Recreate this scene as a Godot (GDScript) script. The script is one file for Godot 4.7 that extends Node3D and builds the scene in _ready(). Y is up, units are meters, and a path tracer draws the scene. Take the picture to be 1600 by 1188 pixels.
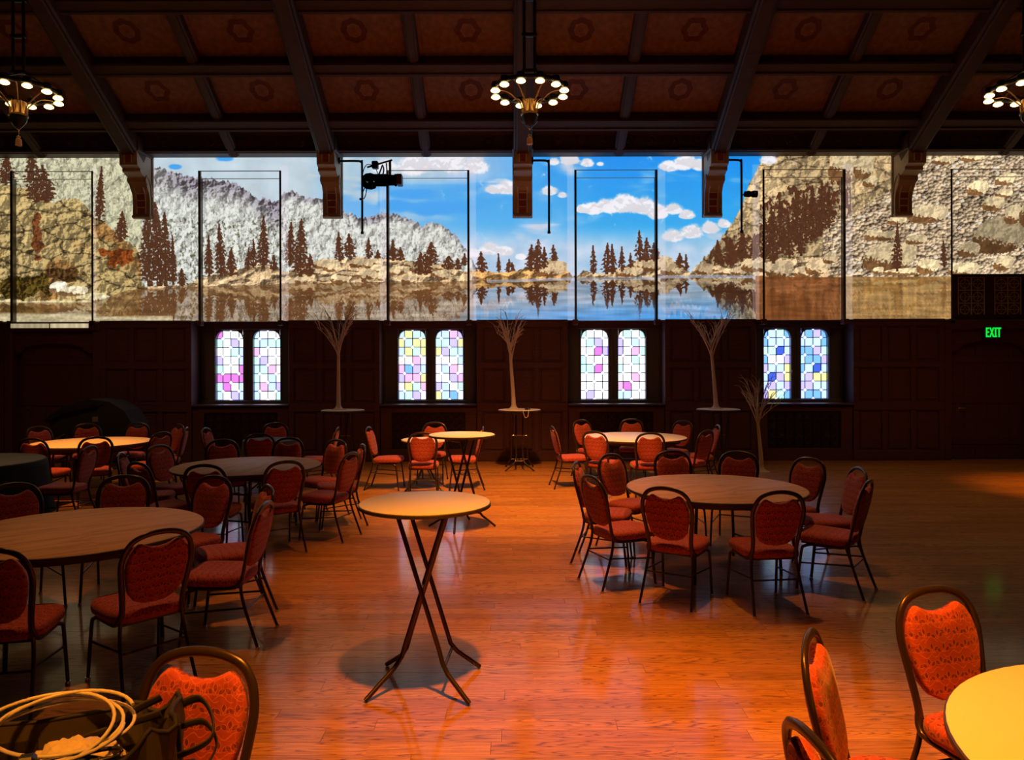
extends Node3D
# A panelled banquet hall: round tables, banquet chairs, stained windows and a lake panorama projected along the upper wall.
# Units are metres. The camera stands at the origin of x and z and looks along -z; the window wall is at z = WALL.

const WALL := -14.3
const BAY := 3.64
const BAY0 := -5.26          # centre of the leftmost window's bay
const PX := 80.77            # picture points per metre on the projected panorama
const BAND_LOW := 2.73
const BAND_TOP := 5.98

var names := {}
var M := {}

# ------------------------------------------------------------------ mesh building
class Shape:
	var v := PackedVector3Array()
	var n := PackedVector3Array()
	var uv := PackedVector2Array()
	var c := PackedColorArray()
	var tint := Color.WHITE
	var coloured := false
	var xf := Transform3D.IDENTITY

	func tri(a: Vector3, b: Vector3, d: Vector3, na: Vector3, nb: Vector3, nd: Vector3, ua := Vector2.ZERO, ub := Vector2.ZERO, ud := Vector2.ZERO) -> void:
		if (b - a).cross(d - a).dot(na + nb + nd) > 0.0:
			var t := b; b = d; d = t
			t = nb; nb = nd; nd = t
			var s := ub; ub = ud; ud = s
		v.append(xf * a); v.append(xf * b); v.append(xf * d)
		var q := xf.basis
		n.append((q * na).normalized()); n.append((q * nb).normalized()); n.append((q * nd).normalized())
		uv.append(ua); uv.append(ub); uv.append(ud)
		if coloured:
			c.append(tint); c.append(tint); c.append(tint)

	func quad(a: Vector3, b: Vector3, d: Vector3, e: Vector3, nn: Vector3, u0 := Vector2(0, 0), u1 := Vector2(1, 1)) -> void:
		tri(a, b, d, nn, nn, nn, Vector2(u0.x, u1.y), Vector2(u1.x, u1.y), Vector2(u1.x, u0.y))
		tri(a, d, e, nn, nn, nn, Vector2(u0.x, u1.y), Vector2(u1.x, u0.y), Vector2(u0.x, u0.y))

	func flat(a: Vector3, b: Vector3, d: Vector3, away: Vector3) -> void:
		var nn := (b - a).cross(d - a).normalized()
		if nn.dot(a + b + d - 3.0 * away) < 0.0:
			nn = -nn
		tri(a, b, d, nn, nn, nn)

	func box(at: Vector3, size: Vector3, bevel := 0.0) -> Shape:
		var h := size * 0.5
		if bevel <= 0.0:
			for ax in 3:
				for s in [-1.0, 1.0]:
					var nn := Vector3.ZERO; nn[ax] = s
					var i := (ax + 1) % 3
					var j := (ax + 2) % 3
					var p := []
					for q in [[-1, -1], [1, -1], [1, 1], [-1, 1]]:
						var w := Vector3.ZERO
						w[ax] = s * h[ax]; w[i] = q[0] * h[i]; w[j] = q[1] * h[j]
						p.append(at + w)
					quad(p[0], p[1], p[2], p[3], nn)
			return self
		var b := minf(bevel, minf(h.x, minf(h.y, h.z)) * 0.95)
		var pt := func(sx: float, sy: float, sz: float, ax: int) -> Vector3:
			var w := Vector3(sx * (h.x - b), sy * (h.y - b), sz * (h.z - b))
			w[ax] += b * [sx, sy, sz][ax]
			return at + w
		for ax in 3:
			for s in [-1.0, 1.0]:
				var nn := Vector3.ZERO; nn[ax] = s
				var p := []
				for q in [[-1, -1], [1, -1], [1, 1], [-1, 1]]:
					var sg := Vector3.ZERO
					sg[ax] = s; sg[(ax + 1) % 3] = q[0]; sg[(ax + 2) % 3] = q[1]
					p.append(pt.call(sg.x, sg.y, sg.z, ax))
				quad(p[0], p[1], p[2], p[3], nn)
		for ax in 3:
			var i := (ax + 1) % 3
			var j := (ax + 2) % 3
			for si in [-1.0, 1.0]:
				for sj in [-1.0, 1.0]:
					var lo := Vector3.ZERO; lo[ax] = -1.0; lo[i] = si; lo[j] = sj
					var hi := lo; hi[ax] = 1.0
					var nn := Vector3.ZERO; nn[i] = si; nn[j] = sj
					quad(pt.call(lo.x, lo.y, lo.z, i), pt.call(hi.x, hi.y, hi.z, i), pt.call(hi.x, hi.y, hi.z, j), pt.call(lo.x, lo.y, lo.z, j), nn.normalized())
		for sx in [-1.0, 1.0]:
			for sy in [-1.0, 1.0]:
				for sz in [-1.0, 1.0]:
					var nn := Vector3(sx, sy, sz).normalized()
					tri(pt.call(sx, sy, sz, 0), pt.call(sx, sy, sz, 1), pt.call(sx, sy, sz, 2), nn, nn, nn)
		return self

	# round or oval bar swept along points; radii may taper
	func tube(pts: Array, r0: float, r1 := -1.0, sides := 8, flatness := 1.0, up := Vector3(0.013, 0.021, 1.0), closed := false) -> Shape:
		if r1 < 0.0:
			r1 = r0
		var m := pts.size()
		var rings := []
		var normals := []
		var side := Vector3.ZERO
		for k in m:
			var before: Vector3 = pts[(k - 1 + m) % m] if closed or k > 0 else pts[k]
			var after: Vector3 = pts[(k + 1) % m] if closed or k < m - 1 else pts[k]
			var t := (after - before).normalized()
			if side == Vector3.ZERO:
				side = up.cross(t)
				if side.length() < 0.05:
					side = Vector3.RIGHT.cross(t)
			side = (side - t * side.dot(t)).normalized()
			var other := t.cross(side)
			var r := lerpf(r0, r1, float(k) / (m - 1))
			var ring := []
			var nr := []
			for q in sides:
				var a := TAU * q / sides
				ring.append(pts[k] + side * cos(a) * r + other * sin(a) * r * flatness)
				nr.append((side * cos(a) + other * sin(a) / flatness).normalized())
			rings.append(ring); normals.append(nr)
		for k in (m if closed else m - 1):
			var k2 := (k + 1) % m
			for q in sides:
				var q2 := (q + 1) % sides
				tri(rings[k][q], rings[k][q2], rings[k2][q2], normals[k][q], normals[k][q2], normals[k2][q2])
				tri(rings[k][q], rings[k2][q2], rings[k2][q], normals[k][q], normals[k2][q2], normals[k2][q])
		if not closed:
			var t0: Vector3 = (pts[0] - pts[1]).normalized()
			var t1: Vector3 = (pts[m - 1] - pts[m - 2]).normalized()
			for q in range(1, sides - 1):
				tri(rings[0][0], rings[0][q], rings[0][q + 1], t0, t0, t0)
				tri(rings[m - 1][0], rings[m - 1][q], rings[m - 1][q + 1], t1, t1, t1)
		return self

	# profile of (radius, height) points turned round the y axis at a place
	func lathe(at: Vector3, profile: Array, sides := 24, wave := 0.0, folds := 0) -> Shape:
		var pr := func(k: int, q: int) -> Vector3:
			var a := TAU * q / sides
			var r: float = profile[k].x
			if wave > 0.0:
				var down := clampf((profile[0].y - profile[k].y) / maxf(0.01, profile[0].y - profile[profile.size() - 1].y), 0.0, 1.0)
				r *= 1.0 + wave * down * sin(a * folds + 0.7 * sin(a * 3.0))
			return at + Vector3(cos(a) * r, profile[k].y, sin(a) * r)
		for k in profile.size() - 1:
			var d: Vector2 = profile[k + 1] - profile[k]
			if d.length() < 1e-6:
				continue
			var here := Vector2(d.y, -d.x).normalized()
			var prev := here
			var next := here
			if k > 0:
				var e: Vector2 = profile[k] - profile[k - 1]
				var o := Vector2(e.y, -e.x).normalized()
				if o.dot(here) > 0.7: prev = (o + here).normalized()
			if k < profile.size() - 2:
				var e: Vector2 = profile[k + 2] - profile[k + 1]
				var o := Vector2(e.y, -e.x).normalized()
				if o.dot(here) > 0.7: next = (o + here).normalized()
			for q in sides:
				var a0 := TAU * q / sides
				var a1 := TAU * (q + 1) / sides
				var n00 := Vector3(cos(a0) * prev.x, prev.y, sin(a0) * prev.x)
				var n01 := Vector3(cos(a1) * prev.x, prev.y, sin(a1) * prev.x)
				var n10 := Vector3(cos(a0) * next.x, next.y, sin(a0) * next.x)
				var n11 := Vector3(cos(a1) * next.x, next.y, sin(a1) * next.x)
				var p00: Vector3 = pr.call(k, q)
				var p01: Vector3 = pr.call(k, (q + 1) % sides)
				var p10: Vector3 = pr.call(k + 1, q)
				var p11: Vector3 = pr.call(k + 1, (q + 1) % sides)
				if wave > 0.0:
					var f := (p10 - p00).cross(p01 - p00).normalized()
					if f.dot(n00 + n01) < 0.0: f = -f
					n00 = (n00 + f * 1.5).normalized(); n01 = n00; n10 = n00; n11 = n00
				if profile[k].x > 1e-5: tri(p00, p01, p11, n00, n01, n11)
				if profile[k + 1].x > 1e-5: tri(p00, p11, p10, n00, n11, n10)
		return self

	# outline in the xy plane pulled along z, with straight sides
	func prism(outline: PackedVector2Array, z0: float, z1: float) -> Shape:
		var ids := Geometry2D.triangulate_polygon(outline)
		for k in range(0, ids.size(), 3):
			for s in [[z0, -1.0], [z1, 1.0]]:
				var z: float = s[0]
				var nn := Vector3(0, 0, s[1] * signf(z1 - z0))
				var a := outline[ids[k]]
				var b := outline[ids[k + 1]]
				var d := outline[ids[k + 2]]
				tri(Vector3(a.x, a.y, z), Vector3(b.x, b.y, z), Vector3(d.x, d.y, z), nn, nn, nn)
		var ccw := not Geometry2D.is_polygon_clockwise(outline)
		for k in outline.size():
			var a := outline[k]
			var b := outline[(k + 1) % outline.size()]
			var e := (b - a).normalized()
			var nn := Vector3(e.y, -e.x, 0) * (1.0 if not ccw else -1.0)
			if not ccw: nn = -nn
			else: nn = -nn
			nn = Vector3(e.y, -e.x, 0) if ccw else Vector3(-e.y, e.x, 0)
			quad(Vector3(a.x, a.y, z0), Vector3(b.x, b.y, z0), Vector3(b.x, b.y, z1), Vector3(a.x, a.y, z1), nn)
		return self

	# cushion: outline rings shrunk towards a middle and raised; each ring is (shrink, z). where() bends the result.
	func cushion(outline: PackedVector2Array, mid: Vector2, rings: Array, bend: Callable) -> Shape:
		var m := outline.size()
		var pos := []
		for r in rings:
			var ring := []
			for p in outline:
				var w: Vector2 = mid + (p - mid) * r.x
				ring.append(bend.call(Vector3(w.x, w.y, r.y)))
			pos.append(ring)
		var centre0: Vector3 = bend.call(Vector3(mid.x, mid.y, rings[0].y))
		var centre1: Vector3 = bend.call(Vector3(mid.x, mid.y, rings[rings.size() - 1].y))
		var inner := (centre0 + centre1) * 0.5
		var nrm := []
		for k in rings.size():
			var row := []
			for q in m:
				var du: Vector3 = pos[k][(q + 1) % m] - pos[k][(q - 1 + m) % m]
				var dv: Vector3 = pos[mini(k + 1, rings.size() - 1)][q] - pos[maxi(k - 1, 0)][q]
				var nn := du.cross(dv).normalized()
				if k == 0 or k == rings.size() - 1:
					nn = (nn * 0.4 + ((centre0 - centre1) if k == 0 else (centre1 - centre0)).normalized() * signf(1.0)).normalized()
				if nn.dot(pos[k][q] - inner) < 0.0: nn = -nn
				row.append(nn)
			nrm.append(row)
		for k in rings.size() - 1:
			for q in m:
				var q2 := (q + 1) % m
				tri(pos[k][q], pos[k][q2], pos[k + 1][q2], nrm[k][q], nrm[k][q2], nrm[k + 1][q2])
				tri(pos[k][q], pos[k + 1][q2], pos[k + 1][q], nrm[k][q], nrm[k + 1][q2], nrm[k + 1][q])
		for e in [[0, centre0, centre1], [rings.size() - 1, centre1, centre0]]:
			var k: int = e[0]
			var cn: Vector3 = (e[1] - e[2]).normalized()
			for q in m:
				tri(e[1], pos[k][q], pos[k][(q + 1) % m], cn, nrm[k][q], nrm[k][(q + 1) % m])
		return self

	func into(mesh: ArrayMesh = null) -> ArrayMesh:
		if mesh == null:
			mesh = ArrayMesh.new()
		var a := []
		a.resize(Mesh.ARRAY_MAX)
		a[Mesh.ARRAY_VERTEX] = v
		a[Mesh.ARRAY_NORMAL] = n
		a[Mesh.ARRAY_TEX_UV] = uv
		if coloured:
			a[Mesh.ARRAY_COLOR] = c
		mesh.add_surface_from_arrays(Mesh.PRIMITIVE_TRIANGLES, a)
		return mesh


func shape() -> Shape:
	return Shape.new()

func numbered(called: String) -> String:
	var k: int = names.get(called, 0)
	names[called] = k + 1
	return called if k == 0 else "%s_%03d" % [called, k]

func part(called: String, s, m: Material, parent: Node) -> MeshInstance3D:
	var o := MeshInstance3D.new()
	o.mesh = s if s is Mesh else s.into()
	o.name = called
	o.material_override = m
	parent.add_child(o, true)
	return o

func thing(called: String, label: String, category: String, at := Vector3.ZERO, turn := 0.0, group := "") -> Node3D:
	var o := Node3D.new()
	o.name = numbered(called)
	add_child(o)
	o.position = at
	o.rotation_degrees.y = turn
	tag(o, label, category, group)
	return o

func tag(o: Node, label: String, category: String, group := "") -> void:
	o.set_meta("label", label)
	o.set_meta("category", category)
	if group != "":
		o.set_meta("group", group)

func setting(called: String, label: String, category: String, at := Vector3.ZERO) -> Node3D:
	var o := Node3D.new()
	o.name = called
	add_child(o)
	o.position = at
	o.set_meta("kind", "structure")
	o.set_meta("label", label)
	o.set_meta("category", category)
	return o

func copy_of(proto: Node3D, called: String, label: String, at: Vector3, turn: float, group := "") -> Node3D:
	var o: Node3D = proto.duplicate()
	o.name = numbered(called)
	add_child(o)
	o.position = at
	o.rotation_degrees.y = turn
	o.set_meta("label", label)
	if group != "":
		o.set_meta("group", group)
	return o

# ------------------------------------------------------------------ materials
func lin(r: float, g: float, b: float) -> Color:
	return Color(r, g, b).linear_to_srgb()

func mat(called: String, col: Color, rough := 0.6, metal := 0.0) -> StandardMaterial3D:
	var m := StandardMaterial3D.new()
	m.resource_name = called
	m.albedo_color = col
	m.roughness = rough
	m.metallic = metal
	M[called] = m
	return m

func glow(called: String, col: Color, strength: float) -> StandardMaterial3D:
	var m := mat(called, lin(0.05, 0.05, 0.05), 0.4)
	m.emission_enabled = true
	m.emission = col
	m.emission_energy_multiplier = strength
	return m

func noise_image(w: int, h: int, freq: float, kind := FastNoiseLite.TYPE_SIMPLEX_SMOOTH, octaves := 3, sd := 1, stretch := Vector2(1, 1), ret := -1, warp := 0.0) -> PackedByteArray:
	var f := FastNoiseLite.new()
	f.seed = sd
	f.noise_type = kind
	f.frequency = freq
	f.fractal_type = FastNoiseLite.FRACTAL_FBM if octaves > 1 else FastNoiseLite.FRACTAL_NONE
	f.fractal_octaves = octaves
	if ret >= 0:
		f.cellular_return_type = ret
	if warp > 0.0:
		f.domain_warp_enabled = true
		f.domain_warp_amplitude = warp
		f.domain_warp_frequency = 0.03
		f.domain_warp_fractal_octaves = 3
	var im := f.get_image(int(ceil(w / stretch.x)), int(ceil(h / stretch.y)))
	if stretch != Vector2(1, 1):
		im.resize(w, h, Image.INTERPOLATE_CUBIC)
	im.convert(Image.FORMAT_L8)
	return im.get_data()

func from_bytes(w: int, h: int, bytes: PackedByteArray, fmt := Image.FORMAT_RGB8) -> ImageTexture:
	return ImageTexture.create_from_image(Image.create_from_data(w, h, false, fmt, bytes))

# long straight grain with cathedral figures; values are tone factors round the middle of the wood's colour
func wood_texture(w: int, h: int, sd: int, dark: Color, light: Color, figure := 9.0) -> ImageTexture:
	var a := noise_image(w, h, 0.006, FastNoiseLite.TYPE_SIMPLEX_SMOOTH, 2, sd, Vector2(6, 0.8))
	var b := noise_image(w, h, 0.05, FastNoiseLite.TYPE_SIMPLEX_SMOOTH, 2, sd + 1, Vector2(14, 0.7))
	var c := noise_image(w, h, 0.3, FastNoiseLite.TYPE_SIMPLEX_SMOOTH, 1, sd + 2, Vector2(18, 1))
	var out := PackedByteArray()
	out.resize(w * h * 3)
	var d := [dark.r * 255.0, dark.g * 255.0, dark.b * 255.0]
	var e := [light.r * 255.0, light.g * 255.0, light.b * 255.0]
	for i in w * h:
		var ring := fposmod(a[i] / 255.0 * figure * 2.0 + b[i] / 255.0 * 0.6, 1.0)
		var t := 0.35 + 0.65 * smoothstep(0.0, 0.35, ring) * (1.0 - 0.25 * smoothstep(0.8, 1.0, ring))
		t *= 0.78 + 0.35 * c[i] / 255.0
		t = clampf(t * 0.8 + b[i] / 255.0 * 0.3 - 0.05, 0.0, 1.0)
		out[i * 3] = int(lerpf(d[0], e[0], t))
		out[i * 3 + 1] = int(lerpf(d[1], e[1], t))
		out[i * 3 + 2] = int(lerpf(d[2], e[2], t))
	return from_bytes(w, h, out)

# red upholstery with woven dark leaves and pale vines; repeats at its edges
func fabric_texture() -> ImageTexture:
	var w := 512
	var out := PackedByteArray()
	out.resize(w * w * 3)
	var nz := noise_image(w, w, 0.4, FastNoiseLite.TYPE_SIMPLEX_SMOOTH, 1, 5)
	for i in w * w:
		var t := 0.9 + 0.2 * nz[i] / 255.0
		out[i * 3] = int(158 * t); out[i * 3 + 1] = int(58 * t); out[i * 3 + 2] = int(48 * t)
	var rng := RandomNumberGenerator.new()
	rng.seed = 11
	for row in 6:
		for col in 6:
			var cx := (col + 0.5 * (row % 2)) * w / 6.0 + rng.randf_range(-8, 8)
			var cy := row * w / 6.0 + rng.randf_range(-8, 8)
			for leaf in 3:
				var a := -PI / 2 + (leaf - 1) * 0.95 + rng.randf_range(-0.2, 0.2)
				for s in range(6, 58):
					var t := s / 58.0
					var half := 12.0 * sin(PI * clampf((t - 0.3) / 0.7, 0.0, 1.0)) if t > 0.3 else 0.0
					for k in range(-15, 16):
						var px := int(cx + cos(a) * s - sin(a) * k)
						var py := int(cy + sin(a) * s + cos(a) * k)
						var i := (posmod(py, w) * w + posmod(px, w)) * 3
						if absf(k) <= half - 1.5:
							out[i] = 92; out[i + 1] = 18; out[i + 2] = 22
						elif absf(k) <= half + 2.0 and half > 0.0 or (t <= 0.3 and absf(k) < 2.4):
							out[i] = 205; out[i + 1] = 104; out[i + 2] = 76
			var ph := rng.randf() * TAU
			for s in range(0, 110):
				var px := int(cx + s - 10)
				var py := int(cy + 10 + sin(s * 0.055 + ph) * 16)
				for k in 4:
					var i := (posmod(py + k, w) * w + posmod(px, w)) * 3
					out[i] = 204; out[i + 1] = 104; out[i + 2] = 76
	return from_bytes(w, w, out)

# painted medallion on a plain ceiling board
func medallion_texture(sd: int, kind: int) -> ImageTexture:
	var w := 256
	var h := 160
	var out := PackedByteArray()
	out.resize(w * h * 3)
	var nz := noise_image(w, h, 0.05, FastNoiseLite.TYPE_SIMPLEX_SMOOTH, 3, sd)
	var fine := noise_image(w, h, 0.35, FastNoiseLite.TYPE_SIMPLEX_SMOOTH, 1, sd + 3)
	for y in h:
		for x in w:
			var i := y * w + x
			var t := 0.8 + 0.25 * nz[i] / 255.0 + 0.12 * fine[i] / 255.0
			var col := Vector3(130, 93, 70)
			var p := Vector2(x - w / 2.0, (y - h / 2.0) * 1.0)
			var a := p.angle()
			var r := p.length() / (31.0 + (1.6 * cos(a * 8.0) if kind == 0 else 2.6 * cos(a * 6.0)))
			if r < 1.0 and r > 0.55:
				col = Vector3(98, 50, 40)
			elif r <= 0.55 and r > 0.47:
				col = Vector3(146, 100, 76)
			elif r < 0.2:
				col = Vector3(125, 75, 58)
			var edge := minf(minf(x, w - x) - 14.0, minf(y, h - y) - 12.0)
			if absf(edge) < 1.6 and kind == 1:
				col = Vector3(122, 74, 54)
			out[i * 3] = int(minf(255, col.x * t)); out[i * 3 + 1] = int(minf(255, col.y * t)); out[i * 3 + 2] = int(minf(255, col.z * t))
	return from_bytes(w, h, out)

# ------------------------------------------------------------------ the picture that the projectors throw: a lake under granite peaks
const PS := 1.5              # texture points per picture point
const PX0 := -140.0
const PY0 := 234.0
const PW := 2820
const PH := 404
var pic := PackedByteArray()

func along(pts: Array, x: float) -> float:
	for k in pts.size() - 1:
		if x <= pts[k + 1].x:
			return lerpf(pts[k].y, pts[k + 1].y, clampf((x - pts[k].x) / (pts[k + 1].x - pts[k].x), 0.0, 1.0))
	return pts[pts.size() - 1].y

func dot(ix: int, iy: int, r: float, g: float, b: float) -> void:
	if ix >= 0 and iy >= 0 and ix < PW and iy < PH:
		var i := (iy * PW + ix) * 3
		pic[i] = clampi(int(r), 0, 255); pic[i + 1] = clampi(int(g), 0, 255); pic[i + 2] = clampi(int(b), 0, 255)

# light and dark sides of a bumpy surface, from the slope of a rough height field
var rough := PackedByteArray()
func relief(ix: int, iy: int) -> float:
	var i := iy * PW + ix
	var j := mini(iy + 2, PH - 1) * PW + mini(ix + 3, PW - 1)
	return clampf((rough[i] - rough[j]) / 26.0, -0.6, 0.6)

func paint_tree(cx: float, top: float, base: float, half: float, rng: RandomNumberGenerator, leafy: PackedByteArray) -> void:
	var lean := rng.randf_range(-0.06, 0.06)
	var ph := rng.randf() * 9.0
	for iy in range(int((top - PY0) * PS), int((base - PY0) * PS)):
		var t := (iy / PS + PY0 - top) / (base - top)
		var mid := cx + lean * (t - 0.5) * (base - top)
		var saw := 0.55 + 0.45 * fposmod(t * (base - top) / 7.0 + ph, 1.0)
		var grow := half * (0.12 + 0.88 * minf(1.0, t * 1.7)) * saw
		if t > 0.93:
			grow = half * 0.25
		for ix in range(int((mid - half * 1.3 - PX0) * PS), int((mid + half * 1.3 - PX0) * PS) + 1):
			if ix < 0 or ix >= PW or iy < 0 or iy >= PH:
				continue
			var nz := leafy[iy * PW + ix] / 255.0
			var off := absf(ix / PS + PX0 - mid)
			if off < 1.2 or (off < grow * (0.55 + 0.9 * nz) and nz > 0.26 + 0.1 * off / half):
				var tone := 0.75 + 0.6 * nz
				dot(ix, iy, 72 * tone, 44 * tone, 30 * tone)

func paint_boulder(cx: float, cy: float, rx: float, ry: float, col: Vector3, cut: float, nz: PackedByteArray) -> void:
	for iy in range(int((cy - ry - PY0) * PS), int((cy + ry - PY0) * PS) + 1):
		for ix in range(int((cx - rx - PX0) * PS), int((cx + rx - PX0) * PS) + 1):
			if ix < 0 or ix >= PW or iy < 0 or iy >= PH:
				continue
			var u := (ix / PS + PX0 - cx) / rx
			var w := (iy / PS + PY0 - cy) / ry
			var q := nz[iy * PW + ix] / 255.0
			if pow(absf(u + 0.25 * w), 2.6) + pow(absf(w), 2.2) < 0.75 + 0.4 * q:
				var t := 0.96 + 0.18 * q + relief(ix, iy) * 0.22
				if w > cut + 0.35 * u + 0.7 * (q - 0.5):
					dot(ix, iy, col.x * 0.56 * t, col.y * 0.44 * t, col.z * 0.34 * t)
				else:
					dot(ix, iy, col.x * t, col.y * t, col.z * t)

func paint_cloud(blobs: Array, soft: PackedByteArray, leaf: PackedByteArray) -> void:
	for iy in PH:
		var py := iy / PS + PY0
		for ix in range(int((blobs[0].x - 90 - PX0) * PS), int((blobs[blobs.size() - 1].x + 90 - PX0) * PS)):
			if ix < 0 or ix >= PW:
				continue
			var px := ix / PS + PX0
			var best := 0.0
			for b in blobs:
				var dx: float = (px - b.x) / b.z
				var dy: float = (py - b.y) / (b.z * (0.75 if py < b.y else 0.42))
				best = maxf(best, 1.0 - sqrt(dx * dx + dy * dy))
			var q := soft[iy * PW + ix] / 255.0
			var a := smoothstep(0.0, 0.30, best - 0.36 + 0.5 * q + 0.16 * leaf[iy * PW + ix] / 255.0 - 0.1)
			if a > 0.0:
				var i := (iy * PW + ix) * 3
				var puff := clampf((soft[mini(iy + 6, PH - 1) * PW + ix] - soft[iy * PW + ix]) / 60.0, -0.10, 0.06)
				var t := 0.955 + 0.05 * q + puff * 0.6
				pic[i] = int(lerpf(pic[i], 236 * t, a)); pic[i + 1] = int(lerpf(pic[i + 1], 236 * t, a)); pic[i + 2] = int(lerpf(pic[i + 2], 244 * t, a))

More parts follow.
